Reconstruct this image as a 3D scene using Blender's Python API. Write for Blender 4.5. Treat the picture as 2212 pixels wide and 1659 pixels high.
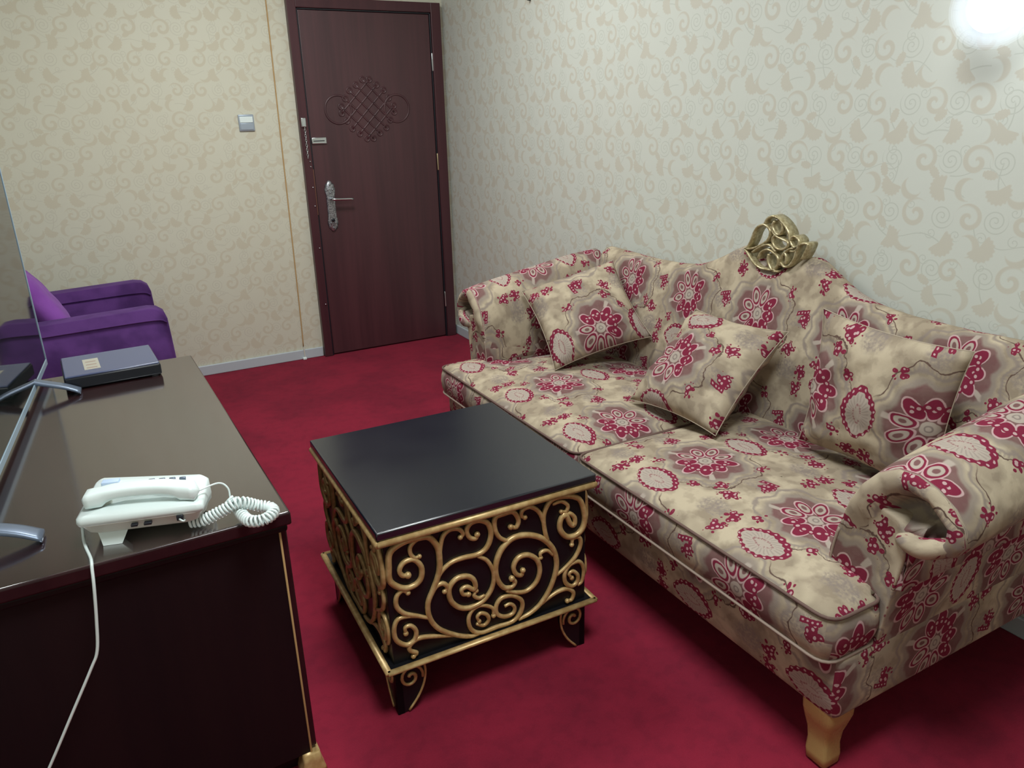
import bpy, bmesh, math, random
from mathutils import Vector, Matrix, noise as mnoise
random.seed(4)
TAU = 2 * math.pi
SC = bpy.context.scene
COL = SC.collection
for o in list(bpy.data.objects):
    bpy.data.objects.remove(o)

# ---------------------------------------------------------------- camera
CAM_LOC = (-2.148, -4.739, 1.468); YAW, PITCH, ROLL, FPX = 0.498, 0.345, -0.025, 1638.2
cd = bpy.data.cameras.new('camera'); cam = bpy.data.objects.new('camera', cd); COL.objects.link(cam)
f_ = Vector((math.sin(YAW) * math.cos(PITCH), math.cos(YAW) * math.cos(PITCH), -math.sin(PITCH)))
r_ = Vector((math.cos(YAW), -math.sin(YAW), 0)); u_ = r_.cross(f_)
c_, s_ = math.cos(ROLL), math.sin(ROLL)
R_, U_ = r_ * c_ + u_ * s_, u_ * c_ - r_ * s_
cam.matrix_world = Matrix(((R_.x, U_.x, -f_.x, CAM_LOC[0]), (R_.y, U_.y, -f_.y, CAM_LOC[1]), (R_.z, U_.z, -f_.z, CAM_LOC[2]), (0, 0, 0, 1)))
cd.sensor_width = 36; cd.sensor_fit = 'HORIZONTAL'; cd.lens = FPX / 2212 * 36; cd.clip_start = 0.02
SC.camera = cam

# ---------------------------------------------------------------- world and lights
W = bpy.data.worlds.new('room_air'); SC.world = W; W.use_nodes = True
W.node_tree.nodes['Background'].inputs[0].default_value = (0.75, 0.85, 1.0, 1)
W.node_tree.nodes['Background'].inputs[1].default_value = 0.05
def area(name, loc, size, power, col):
    d = bpy.data.lights.new(name, 'AREA'); d.shape = 'DISK'; d.size = size; d.energy = power; d.color = col
    o = bpy.data.objects.new(name, d); COL.objects.link(o); o.location = loc
    return o
area('ceiling_light_by_door', (-1.35, -1.70, 2.74), 0.7, 45, (0.96, 0.99, 0.98))
area('ceiling_light_near', (-1.55, -4.10, 2.74), 0.7, 48, (0.93, 0.99, 1.0))
SC.view_settings.view_transform = 'Standard'; SC.view_settings.look = 'None'
SC.view_settings.gamma = 1.0; SC.view_settings.use_curve_mapping = False
SC.view_settings.exposure = 0.0
SC.cycles.max_bounces = 6; SC.cycles.diffuse_bounces = 3; SC.cycles.glossy_bounces = 3; SC.cycles.transparent_max_bounces = 20
# ---------------------------------------------------------------- helpers
PM = {}                                             # world matrix of every root, children inherit it
def tag(o, label=None, cat=None, group=None, kind=None):
    for k, v in (('label', label), ('category', cat), ('group', group), ('kind', kind)):
        if v: o[k] = v
    return o
def thing(name, label, cat, loc=(0, 0, 0), rz=0.0, group=None, kind=None, M=None):
    o = bpy.data.objects.new(name, None); COL.objects.link(o); o.empty_display_size = 0.1
    if M is None: M = Matrix.Translation(loc) @ Matrix.Rotation(rz, 4, 'Z')
    o.matrix_world = M; PM[o.name] = M.copy()
    return tag(o, label, cat, group, kind)
def mesh(name, vs, fs, m, parent=None, uv=None, smooth=True, local=False, flat_angle=None):
    """one mesh object; vs in world metres unless local; uv(co, normal) or list per vertex"""
    me = bpy.data.meshes.new(name)
    PMx = PM[parent.name] if parent is not None else Matrix.Identity(4)
    V = [Vector(v) for v in vs]
    if parent is not None and not local:
        inv = PMx.inverted(); V2 = [inv @ v for v in V]
    else: V2 = V
    me.from_pydata([tuple(v) for v in V2], [], [tuple(f) for f in fs]); me.update()
    if uv is not None:
        L = me.uv_layers.new(name='UVMap')
        if callable(uv):
            for p in me.polygons:
                n = p.normal
                for li in p.loop_indices:
                    L.data[li].uv = uv(V[me.loops[li].vertex_index], n)
        else:
            for p in me.polygons:
                for li in p.loop_indices: L.data[li].uv = uv[me.loops[li].vertex_index]
    if smooth:
        for p in me.polygons: p.use_smooth = not (flat_angle and len(p.vertices) == 4 and max(abs(c) for c in p.normal) > 0.99999)
    if m: me.materials.append(m)
    o = bpy.data.objects.new(name, me); COL.objects.link(o)
    if parent is not None:
        o.parent = parent; PM[o.name] = PMx
    else: PM[o.name] = Matrix.Identity(4)
    if smooth and flat_angle:
        bm = bmesh.new(); bm.from_mesh(me)
        for e in bm.edges:
            if len(e.link_faces) == 2 and e.calc_face_angle(0) > flat_angle: e.smooth = False
        bm.to_mesh(me); bm.free()
    return o
def boxdata(lo, hi, bev=0.0, seg=2, M=None):
    bm = bmesh.new(); bmesh.ops.create_cube(bm, size=1)
    for v in bm.verts:
        v.co = Vector([lo[i] + (v.co[i] + 0.5) * (hi[i] - lo[i]) for i in range(3)])
    if bev: bmesh.ops.bevel(bm, geom=bm.edges[:], offset=bev, segments=seg, affect='EDGES', profile=0.5)
    if M: bm.transform(M)
    bm.normal_update()
    d = ([v.co.copy() for v in bm.verts], [[v.index for v in f.verts] for f in bm.faces]); bm.free(); return d
def join(*ds):
    V, F = [], []
    for v, f in ds:
        n = len(V); V += list(v); F += [[i + n for i in a] for a in f]
    return V, F
def box(name, lo, hi, m, parent=None, bev=0.004, seg=2, uv=None, local=False, M=None):
    v, f = boxdata(lo, hi, bev, seg, M)
    return mesh(name, v, f, m, parent, uv, smooth=bev > 0, local=local, flat_angle=1.0)
def catmull(P, n=6, closed=False):
    P = [Vector(p) for p in P]; out = []; N = len(P)
    rng = range(N if closed else N - 1)
    for i in rng:
        a = P[(i - 1) % N] if closed or i > 0 else P[0] * 2 - P[1]
        b, c = P[i], P[(i + 1) % N]
        d = P[(i + 2) % N] if closed or i + 2 < N else P[-1] * 2 - P[-2]
        for k in range(n):
            t = k / n; t2, t3 = t * t, t * t * t
            out.append(0.5 * ((2 * b) + (c - a) * t + (2 * a - 5 * b + 4 * c - d) * t2 + (3 * b - a - 3 * c + d) * t3))
    if not closed: out.append(P[-1])
    return out
def tubedata(P, r, n=8, closed=False, up=None, rx=1.0, ry=1.0, ramp=None):
    """tube along P; r number or function of 0..1; rx, ry stretch the section along (side, up)"""
    N = len(P); V, F = [], []
    prev = None
    for i in range(N):
        a = P[(i - 1) % N] if closed else P[max(i - 1, 0)]; b = P[(i + 1) % N] if closed else P[min(i + 1, N - 1)]
        t = (b - a).normalized()
        if up is not None:
            s = t.cross(up)
            if s.length < 1e-5: s = Vector((1, 0, 0))
            s.normalize(); w = s.cross(t).normalized()
        else:
            if prev is None: prev = Vector((0, 0, 1)) if abs(t.z) < 0.9 else Vector((1, 0, 0))
            s = (prev - t * prev.dot(t)).normalized(); prev = s; w = t.cross(s)
        rr = r(i / max(N - 1, 1)) if callable(r) else r
        for k in range(n):
            an = TAU * k / n
            V.append(P[i] + s * (math.cos(an) * rr * rx) + w * (math.sin(an) * rr * ry))
    M_ = N if closed else N - 1
    for i in range(M_):
        for k in range(n):
            j = (i + 1) % N
            F.append([i * n + k, i * n + (k + 1) % n, j * n + (k + 1) % n, j * n + k])
    if not closed:
        F.append([k for k in range(n)][::-1]); F.append([(N - 1) * n + k for k in range(n)])
    return V, F
def tube(name, P, r, m, parent=None, n=8, closed=False, **kw):
    v, f = tubedata(P, r, n, closed, **kw); return mesh(name, v, f, m, parent)
def loft(rings, closed=True, caps=True):
    n = len(rings[0]); V = [Vector(p) for R in rings for p in R]; F = []
    for i in range(len(rings) - 1):
        for k in range(n if closed else n - 1):
            F.append([i * n + k, i * n + (k + 1) % n, (i + 1) * n + (k + 1) % n, (i + 1) * n + k])
    if caps and closed:
        F.append(list(range(n))[::-1]); F.append([(len(rings) - 1) * n + k for k in range(n)])
    return V, F
def fixn(d):
    bm = bmesh.new(); vs = [bm.verts.new(v) for v in d[0]]
    for f in d[1]:
        try: bm.faces.new([vs[i] for i in f])
        except ValueError: pass
    bm.verts.index_update(); bmesh.ops.recalc_face_normals(bm, faces=bm.faces[:])
    out = ([v.co.copy() for v in bm.verts], [[v.index for v in f.verts] for f in bm.faces]); bm.free(); return out
def rrect(w, d, r, n=5, cx=0.0, cy=0.0):
    out = []
    for (sx, sy, a0) in ((1, 1, 0), (-1, 1, 90), (-1, -1, 180), (1, -1, 270)):
        for k in range(n + 1):
            a = math.radians(a0 + 90 * k / n)
            out.append((cx + sx * (w / 2 - r) + r * math.cos(a), cy + sy * (d / 2 - r) + r * math.sin(a)))
    return out
# pixel of the photograph -> point on a plane (used to read measurements, results are fixed 3-D points)
def ray(u, v):
    return (R_ * ((u - 1106) / FPX) + U_ * (-(v - 829.5) / FPX) + f_)
def on(u, v, n, c):
    d = ray(u, v); n = Vector(n); o = Vector(CAM_LOC); return o + d * ((c - n.dot(o)) / n.dot(d))

# ---------------------------------------------------------------- node maths
class S:
    def __init__(s, o, sk): s.o, s.k = o, sk
    def __add__(a, b): return a.o.m('ADD', a, b)
    __radd__ = __add__
    def __mul__(a, b): return a.o.m('MULTIPLY', a, b)
    __rmul__ = __mul__
    def __sub__(a, b): return a.o.m('SUBTRACT', a, b)
    def __rsub__(a, b): return a.o.m('SUBTRACT', b, a)
    def __truediv__(a, b): return a.o.m('DIVIDE', a, b)
    def __rtruediv__(a, b): return a.o.m('DIVIDE', b, a)
class Ops:
    def __init__(s, nt): s.t = nt
    def put(s, sock, v):
        if isinstance(v, S): s.t.links.new(v.k, sock)
        elif isinstance(v, tuple): sock.default_value = (*v, 1) if len(v) == 3 else v
        else: sock.default_value = v
    def m(s, op, a, b=None, c=None):
        n = s.t.nodes.new('ShaderNodeMath'); n.operation = op; s.put(n.inputs[0], a)
        if b is not None: s.put(n.inputs[1], b)
        if c is not None: s.put(n.inputs[2], c)
        return S(s, n.outputs[0])
    def sin(s, a): return s.m('SINE', a)
    def cos(s, a): return s.m('COSINE', a)
    def abs(s, a): return s.m('ABSOLUTE', a)
    def floor(s, a): return s.m('FLOOR', a)
    def fract(s, a): return s.m('FRACT', a)
    def sqrt(s, a): return s.m('SQRT', a)
    def sign(s, a): return s.m('SIGN', a)
    def atan2(s, a, b): return s.m('ARCTAN2', a, b)
    def min(s, a, b): return s.m('MINIMUM', a, b)
    def max(s, a, b): return s.m('MAXIMUM', a, b)
    def gt(s, a, b): return s.m('GREATER_THAN', a, b)
    def fmod(s, a, b): return s.m('FLOORED_MODULO', a, b)
    def ss(s, a, b, x):
        n = s.t.nodes.new('ShaderNodeMapRange'); n.interpolation_type = 'SMOOTHSTEP'
        s.put(n.inputs[0], x); s.put(n.inputs[1], a); s.put(n.inputs[2], b)
        return S(s, n.outputs[0])
    def vec(s, u, v, w=0.0):
        n = s.t.nodes.new('ShaderNodeCombineXYZ'); s.put(n.inputs[0], u); s.put(n.inputs[1], v); s.put(n.inputs[2], w)
        return S(s, n.outputs[0])
    def noise(s, u, v, sc, det=2.0, w=0.0):
        n = s.t.nodes.new('ShaderNodeTexNoise'); s.put(n.inputs['Vector'], s.vec(u, v, w))
        n.inputs['Scale'].default_value = sc; n.inputs['Detail'].default_value = det
        return S(s, n.outputs[0])
    def noise3(s, vec, sc, det=2.0):
        n = s.t.nodes.new('ShaderNodeTexNoise'); s.put(n.inputs['Vector'], vec)
        n.inputs['Scale'].default_value = sc; n.inputs['Detail'].default_value = det
        return S(s, n.outputs[0])
    def voronoi(s, u, v, sc):
        n = s.t.nodes.new('ShaderNodeTexVoronoi'); n.voronoi_dimensions = '2D'; s.put(n.inputs['Vector'], s.vec(u, v))
        n.inputs['Scale'].default_value = sc
        return S(s, n.outputs['Distance'])
    def mix(s, f, a, b):
        n = s.t.nodes.new('ShaderNodeMix'); n.data_type = 'RGBA'
        s.put(n.inputs['Factor'], f); s.put(n.inputs['A'], a); s.put(n.inputs['B'], b)
        return S(s, n.outputs['Result'])
    def coord(s, kind='Object'):
        n = s.t.nodes.new('ShaderNodeTexCoord'); v = S(s, n.outputs[kind])
        q = s.t.nodes.new('ShaderNodeSeparateXYZ'); s.put(q.inputs[0], v)
        return v, S(s, q.outputs[0]), S(s, q.outputs[1]), S(s, q.outputs[2])
    def bump(s, h, strength, dist):
        n = s.t.nodes.new('ShaderNodeBump'); s.put(n.inputs['Height'], h)
        n.inputs['Strength'].default_value = strength; n.inputs['Distance'].default_value = dist
        return S(s, n.outputs[0])
def mat(name, col=(0.5, 0.5, 0.5), rough=0.5, metal=0.0, spec=0.5, fn=None, **kw):
    m = bpy.data.materials.new(name); m.use_nodes = True; b = m.node_tree.nodes['Principled BSDF']
    b.inputs['Roughness'].default_value = rough; b.inputs['Metallic'].default_value = metal
    b.inputs['Specular IOR Level'].default_value = spec
    b.inputs['Base Color'].default_value = (*col, 1)
    for k, v in kw.items():
        k = k.replace('_', ' '); b.inputs[k].default_value = v
    if fn:
        o = Ops(m.node_tree)
        for k, v in fn(o).items(): o.put(b.inputs[k.replace('_', ' ')], v)
    return m
# ---------------------------------------------------------------- printed patterns (pure node maths)


def ring_mask(o, d, w, soft):                       # 1 where |d| < w
    return 1 - o.ss(w - soft, w + soft, o.abs(d))

def cell(o, u, v, c, ou, ov, seed, per=4):
    a = u * (1 / c) + ou; b = v * (1 / c) + ov
    i = o.floor(a); j = o.floor(b)
    im = o.fmod(i + 4000, per); jm = o.fmod(j + 4000, per)
    h = o.fract(o.sin(im * 12.9 + jm * 37.7 + seed) * 43.7)
    g = o.fract(h * 7.3 + 0.21)
    fx = (a - i - 0.5) * c; fy = (b - j - 0.5) * c
    fl = o.sign(o.fract(h * 13.7) - 0.5)
    fx = fx * fl
    ang = h * TAU
    cs = o.cos(ang); sn = o.sin(ang)
    jx = (g - 0.5) * c * 0.28
    fx = fx + jx
    x = fx * cs - fy * sn; y = fx * sn + fy * cs
    return x, y, g

def wallpaper(o, u, v):
    """two masks: broad scrolls and fans, thin curls and stems"""
    c = 0.1325
    u = u * 0.86; v = v * 0.86
    S = 0.0024
    # broad comma scroll
    x, y, g = cell(o, u, v, c, 0, 0, 0.3)
    r = o.sqrt(x * x + y * y); th = o.atan2(y, x) * (1 / TAU)
    k = 0.85 + g * 0.3
    r = r * (1 / k) if isinstance(k, float) else r / k
    t = r * (1 / 0.030) - th
    arm = o.abs(o.fract(t + 0.5) - 0.5) * 0.030
    w = 0.0014 + 0.0060 * o.sin(o.min(r * (1 / 0.040), 1.0) * math.pi)
    big = (1 - o.ss(w - S, w + S, arm)) * (1 - o.ss(0.0385, 0.0400, r))
    # fan with serrated edge and a stem
    x, y, g = cell(o, u, v, c, 0.5, 0.5, 1.9)
    r = o.sqrt(x * x + y * y); an = o.atan2(y, x)
    R = 0.026 + 0.0016 * o.sin(an * 17.0) + g * 0.007
    fan = (1 - o.ss(R - S, R + S, r)) * o.ss(-0.006, -0.004, y + o.abs(x) * 0.25)
    stem = ring_mask(o, x + y * y * 6.0, 0.0016, 0.0008) * o.ss(-0.062, -0.056, y) * (1 - o.ss(0.0, 0.004, y))
    big = o.max(big, fan)
    # crescents
    x, y, g = cell(o, u, v, c, 0.0, 0.5, 4.1)
    r = o.sqrt(x * x + y * y); cs = x / (r + 0.0001)
    w = 0.0078 * o.max(cs, 0.0) + 0.0006
    big = o.max(big, (1 - o.ss(w - S, w + S, o.abs(r - 0.026))) * o.ss(-0.25, -0.1, cs))
    # second, smaller fan / leaf
    x, y, g = cell(o, u, v, c, 0.28, 0.22, 6.4)
    r = o.sqrt(x * x * 0.55 + y * y * 1.7)
    big = o.max(big, (1 - o.ss(0.0125, 0.0145, r + 0.0012 * o.sin(x * 900.0))) * o.gt(g, 0.3))
    # thin curls
    thin = stem
    x, y, g = cell(o, u, v, c, 0.5, 0.0, 7.7)
    r = o.sqrt(x * x + y * y); th = o.atan2(y, x) * (1 / TAU)
    arm = o.abs(o.fract(r * (1 / 0.0125) - th) - 0.5) * 0.0125
    curl = ring_mask(o, arm, 0.0014, 0.0008) * (1 - o.ss(0.030, 0.031, r))
    thin = o.max(thin, curl)
    x, y, g = cell(o, u, v, c * 0.5, 0.25, 0.15, 2.2, 8)
    r = o.sqrt(x * x + y * y); th = o.atan2(y, x) * (1 / TAU)
    arm = o.abs(o.fract(r * (1 / 0.0100) - th) - 0.5) * 0.0100
    curl = ring_mask(o, arm, 0.0011, 0.0007) * (1 - o.ss(0.0145, 0.0152, r)) * o.gt(g, 0.45)
    thin = o.max(thin, curl)
    # long wandering stems
    wv = v + 0.022 * o.sin(u * (TAU / 0.265)) + 0.012 * o.sin(u * (TAU / 0.1325) + v * 9.0)
    dd = (o.fract(wv * (1 / 0.1325) + 0.3) - 0.5) * 0.1325
    thin = o.max(thin, ring_mask(o, dd, 0.0012, 0.0008) * o.gt(o.sin(u * 19.0 + v * 31.0), -0.2))
    return o.min(big, 1.0), thin * (1 - o.min(big, 1.0))

C_CREAM = (0.49, 0.41, 0.295); C_TAN = (0.27, 0.215, 0.155); C_MAUVE = (0.180, 0.090, 0.086)
C_CRIM = (0.200, 0.022, 0.048); C_PINK = (0.50, 0.34, 0.33); C_GREY = (0.245, 0.20, 0.175); C_LINE = (0.12, 0.075, 0.06)
C_PALE = (0.41, 0.345, 0.29)

def damask(o, u, v):
    """colour of the upholstery print; u runs along the sofa (repeat 0.40), v across it (repeat 0.34)"""
    PU, PV = 0.40, 0.34
    n1 = o.noise(u, v, 9.0, 2.0); n2 = o.noise(u + 3.1, v, 28.0, 3.0)
    n3 = o.noise(u, v + 5.3, 120.0, 2.0)
    uu = u + (n1 - 0.5) * 0.012; vv = v + (n2 - 0.5) * 0.012
    mx = (o.fract(uu / PU + 0.5) - 0.5) * PU; my = (o.fract(vv / PV + 0.5) - 0.5) * PV
    # base with soft tan clouds
    col = C_CREAM
    col = o.mix(o.min(o.ss(0.42, 0.57, n1) * 0.62 + o.ss(0.47, 0.62, n2) * 0.35, 0.9), col, C_TAN)
    # smoky leaf blotches
    bx = (o.fract(uu / PU) - 0.5) * PU; by = (o.fract(vv / PV * 2 + 0.62) - 0.5) * PV * 0.5
    bd = o.sqrt(bx * bx * 0.8 + by * by * 1.6) + (n2 - 0.5) * 0.05
    col = o.mix((1 - o.ss(0.032, 0.054, bd)) * o.ss(0.33, 0.62, n3 * 0.6 + n2 * 0.4) * 0.9, col, C_GREY)
    # medallion ground: mauve cartouche with smoky halos and a fine dark outline
    r = o.sqrt(mx * mx * 0.80 + my * my * 1.18); an = o.atan2(my * 1.15, mx)
    hx = r * (1 + 0.075 * o.cos(an * 6.0) + 0.035 * o.cos(an * 12.0 + 0.6)) + (n2 - 0.5) * 0.030 + (n1 - 0.5) * 0.03
    col = o.mix(ring_mask(o, hx - 0.136, 0.0045, 0.004) * 0.8, col, C_GREY)
    comb = o.gt(o.sin(an * 90.0), 0.1) * ring_mask(o, hx - 0.143, 0.006, 0.001) * o.gt(o.cos(an - 0.5), 0.2)
    col = o.mix(comb * 0.5, col, C_GREY)
    col = o.mix(ring_mask(o, hx - 0.152, 0.0018, 0.0010) * o.ss(-0.1, 0.2, o.cos(an - 0.3)), col, C_LINE)
    col = o.mix((1 - o.ss(0.110, 0.128, hx)) * 0.75, col, C_GREY)
    col = o.mix((1 - o.ss(0.094, 0.107, hx)) * (0.86 + 0.14 * o.ss(0.40, 0.56, n2)), col, C_MAUVE)
    col = o.mix(ring_mask(o, o.fract(an * 3.0 / TAU + 0.2) - 0.5, 0.035, 0.01) * ring_mask(o, hx - 0.088, 0.017, 0.003), col, C_PALE)
    # flower of nine petals, half of them crimson
    NP = 9.0
    mx = mx * (1 / 1.24); my = my * (1 / 1.24)
    rr = o.sqrt(mx * mx + my * my); a2 = o.atan2(my, mx) + 0.35
    kk = a2 * (NP / TAU) + 20.0
    al = (o.fract(kk) - 0.5) * (TAU / NP)
    idx = o.floor(kk) - 20.0
    alt = o.fract(idx * 0.37 + 0.1)
    L = 0.042 + 0.010 * alt
    px = (rr * o.cos(al) - L) / (L * 0.52); py = rr * o.sin(al) / 0.0138
    e = o.sqrt(px * px + py * py)
    crim = o.gt(o.cos(a2 - 1.0), -0.05)
    soft = 0.05
    col = o.mix(1 - o.ss(1.12, 1.20, e), col, C_PINK)
    inner = o.mix(1 - o.ss(0.66, 0.76, e), C_CRIM, C_PALE); inner = o.mix(1 - o.ss(0.28, 0.42, e), inner, C_MAUVE)
    redp = o.mix(1 - o.ss(0.20, 0.27, o.abs(e - 0.12) + 0.05), C_CRIM, C_PINK)
    pet = o.mix(crim, inner, redp)
    col = o.mix(1 - o.ss(0.94, 1.02, e), col, pet)
    # beads round the petals' tips on the crimson side
    bk = a2 * (20.0 / TAU) + 20.0
    ba = (o.fract(bk) - 0.5) * (TAU / 20.0) * rr
    bead = o.sqrt(ba * ba + (rr - 0.047) * (rr - 0.047))
    col = o.mix((1 - o.ss(0.0078, 0.0088, bead)) * crim, col, C_CRIM)
    col = o.mix((1 - o.ss(0.0032, 0.0042, bead)) * crim, col, C_PINK)
    col = o.mix(1 - o.ss(0.015, 0.017, rr), col, C_PALE)
    col = o.mix(ring_mask(o, rr - 0.006, 0.0016, 0.001), col, C_GREY)
    # pointed oval with beaded crimson rim, between medallions across the cloth
    ox = mx * 1.24 + 0.012; oy = (o.fract(vv / PV) - 0.5) * PV
    ax = o.abs(ox)
    oa = o.atan2(oy * 1.35, ox)
    ky = o.abs(oy) + 0.0400
    f = 1 - (0.0870 - o.sqrt(ox * ox + ky * ky)) * (1 / 0.0470)
    f = f + 0.035 * o.cos(oa * 18.0)
    wn = 0.13 + 0.05 * o.cos(oa + 0.8)
    inn = 1 - o.ss(0.80, 0.84, f)
    col = o.mix(inn, col, C_PALE)
    ray = o.gt(o.sin(oa * 24.0), 0.35) * o.ss(0.30, 0.36, f) * (1 - o.ss(0.66, 0.72, f))
    col = o.mix(ray * 0.45, col, C_GREY)
    col = o.mix(ring_mask(o, f - 0.22, 0.04, 0.02) * o.gt(n3, 0.45) * 0.6, col, C_CRIM)
    rim = ring_mask(o, f - 0.92, wn, 0.02)
    col = o.mix(rim, col, C_CRIM)
    dk = (o.fract(oa * (18.0 / TAU)) - 0.5) * 0.34
    dot = o.sqrt(dk * dk + (f - 0.92) * (f - 0.92))
    col = o.mix(1 - o.ss(0.050, 0.068, dot), col, C_PINK)
    # little crimson sprigs
    gu = uu / PU; gv = vv / PV
    dmin = None
    for (a, b, s) in ((-0.45, -0.06, 0.030), (-0.35, -0.41, 0.030), (-0.34, 0.43, 0.029), (-0.54, 0.25, 0.032), (0.34, 0.20, 0.026), (0.33, -0.27, 0.024), (-0.22, 0.30, 0.022), (0.20, 0.33, 0.022)):
        dx = (o.fract(gu - a + 0.5) - 0.5) * PU; dy = (o.fract(gv - b + 0.5) - 0.5) * PV
        sx, sy = (0.8, 1.25) if s > 0.03 else (1.2, 0.85)
        d = o.sqrt(dx * dx * sx + dy * dy * sy) - s
        dmin = d if dmin is None else o.min(dmin, d)
    vd = o.voronoi(uu, vv, 62.0)
    ed = dmin + vd * 0.030 - 0.004
    col = o.mix(1 - o.ss(-0.0010, 0.0010, ed), col, C_CRIM)
    col = o.mix((1 - o.ss(0.20, 0.27, vd)) * (1 - o.ss(-0.012, -0.008, ed)), col, C_PINK)
    # short beaded hooks
    hx2 = (o.fract(gu + 0.98) - 0.5) * PU; hy2 = (o.fract(gv + 0.62) - 0.5) * PV
    hd = o.max(o.abs(hy2 + hx2 * 0.25) - 0.0065, o.abs(hx2) - 0.024)
    col = o.mix(1 - o.ss(0.0, 0.0014, hd), col, C_CRIM)
    hb = (o.fract(hx2 * 85.0) - 0.5) * 0.0118
    col = o.mix((1 - o.ss(0.0022, 0.0032, o.sqrt(hb * hb + (hy2 + hx2 * 0.25) * (hy2 + hx2 * 0.25)))) * (1 - o.ss(0.02, 0.022, o.abs(hx2))), col, C_PINK)
    return col
# ---------------------------------------------------------------- materials
def wall_fn(ax, base, tan, thin):
    def fn(o):
        v, x, y, z = o.coord(); u = (x, y)[ax]
        big, th = wallpaper(o, u, z)
        col = o.mix(big * 0.64, base, tan); col = o.mix(th * 0.6, col, thin)
        big_n = o.noise(u, z, 1.3, 2.0)
        col = o.mix(o.ss(0.45, 0.75, big_n) * 0.10, col, tan)
        return {'Base_Color': col, 'Roughness': big * 0.12 + 0.50, 'Normal': o.bump(o.noise(u, z, 260.0, 2.0) + big * 0.5, 0.12, 0.001)}
    return fn
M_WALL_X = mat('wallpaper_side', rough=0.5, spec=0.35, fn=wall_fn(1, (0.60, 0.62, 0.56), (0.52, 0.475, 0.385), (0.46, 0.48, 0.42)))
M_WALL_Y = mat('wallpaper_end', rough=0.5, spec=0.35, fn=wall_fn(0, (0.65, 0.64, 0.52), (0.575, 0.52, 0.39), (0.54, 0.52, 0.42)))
M_CEIL = mat('ceiling_paint', (0.75, 0.77, 0.74), 0.9)
def carpet(o):
    v, x, y, z = o.coord()
    n = o.noise(x, y, 3.0, 4.0); f = o.noise(x, y, 420.0, 2.0); g = o.noise(x, y, 22.0, 3.0)
    col = o.mix(o.min(o.ss(0.38, 0.62, n) * 0.7 + o.ss(0.45, 0.65, g) * 0.3, 1.0), (0.235, 0.012, 0.032), (0.140, 0.008, 0.022))
    col = o.mix(f * 0.35, col, (0.27, 0.026, 0.052))
    return {'Base_Color': col, 'Normal': o.bump(f + g * 0.6, 0.5, 0.004)}
M_CARPET = mat('carpet', rough=0.95, spec=0.1, fn=carpet, Sheen_Weight=0.12, Sheen_Tint=(0.9, 0.3, 0.4, 1))
M_BASE = mat('skirting_paint', (0.50, 0.56, 0.60), 0.45)
def wood(c1, c2, sc, stretch=(1, 1, 0.06), rough=0.3):
    def fn(o):
        v, x, y, z = o.coord()
        n = o.noise(x * stretch[0] + y * stretch[1], z * stretch[2], sc, 5.0)
        w = o.noise(x * stretch[0] * 6 + y * stretch[1] * 6, z * stretch[2] * 2, sc, 3.0)
        return {'Base_Color': o.mix(o.ss(0.3, 0.7, n * 0.7 + w * 0.3), c1, c2)}
    return fn
M_DOOR = mat('door_wood', rough=0.42, spec=0.7, fn=wood((0.046, 0.014, 0.019), (0.078, 0.024, 0.030), 9.0))
M_FRAME = mat('door_frame_wood', rough=0.35, spec=0.45, fn=wood((0.050, 0.016, 0.022), (0.075, 0.024, 0.030), 9.0))
M_CONS = mat('console_wood', rough=0.12, spec=1.0, IOR=2.5, fn=wood((0.020, 0.0075, 0.008), (0.032, 0.012, 0.012), 8.0, (1, 0.15, 1)))
M_CONSE = mat('console_edge', rough=0.25, spec=0.4, fn=wood((0.020, 0.006, 0.008), (0.032, 0.010, 0.012), 8.0, (1, 0.15, 1)))
M_CONSB = mat('console_side', rough=0.45, spec=0.2, fn=wood((0.009, 0.0045, 0.006), (0.014, 0.006, 0.007), 6.0))
M_CHROME = mat('chrome', (0.62, 0.66, 0.68), 0.22, 1.0)
M_PEWTER = mat('pewter', rough=0.38, metal=0.9, fn=lambda o: {'Base_Color': o.mix(o.ss(0.4, 0.6, o.noise3(o.coord()[0], 120.0)), (0.24, 0.25, 0.27), (0.50, 0.52, 0.55))})
M_BRASS = mat('brass', (0.62, 0.50, 0.32), 0.35, 1.0)
M_SILVER = mat('silver_plastic', (0.42, 0.49, 0.57), 0.35, 0.5)
M_WHITE = mat('white_plastic', (0.80, 0.90, 0.88), 0.32)
M_WHITE2 = mat('cream_plastic', (0.66, 0.66, 0.58), 0.4)
M_BLACK = mat('black_lacquer', rough=0.16, spec=0.8, IOR=1.65, fn=lambda o: {'Base_Color': (0.003, 0.006, 0.014), 'Roughness': o.noise3(o.coord()[0], 7.0, 4.0) * 0.10 + 0.16})
M_BLACKS = mat('black_side', (0.006, 0.006, 0.008), 0.35, spec=0.35)
def goldfn(o):
    v, x, y, z = o.coord(); n = o.noise3(v, 55.0, 4.0)
    return {'Base_Color': o.mix(o.ss(0.35, 0.7, n), (0.47, 0.30, 0.12), (0.62, 0.44, 0.20)), 'Roughness': n * 0.2 + 0.28}
M_GOLD = mat('gold_paint', metal=0.3, fn=goldfn)
M_GOLDL = mat('gold_leg', metal=0.25, fn=lambda o: {'Base_Color': (0.47, 0.35, 0.13), 'Roughness': o.noise3(o.coord()[0], 30.0) * 0.15 + 0.2})
M_CREST = mat('antique_gold', metal=0.45, fn=lambda o: {'Base_Color': o.mix(o.ss(0.35, 0.65, o.noise3(o.coord()[0], 90.0)), (0.36, 0.29, 0.15), (0.55, 0.48, 0.29)), 'Roughness': 0.36})
def uvops(o):
    n = o.t.nodes.new('ShaderNodeUVMap'); n.uv_map = 'UVMap'
    q = o.t.nodes.new('ShaderNodeSeparateXYZ'); o.t.links.new(n.outputs[0], q.inputs[0])
    return S(o, q.outputs[0]), S(o, q.outputs[1])
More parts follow.
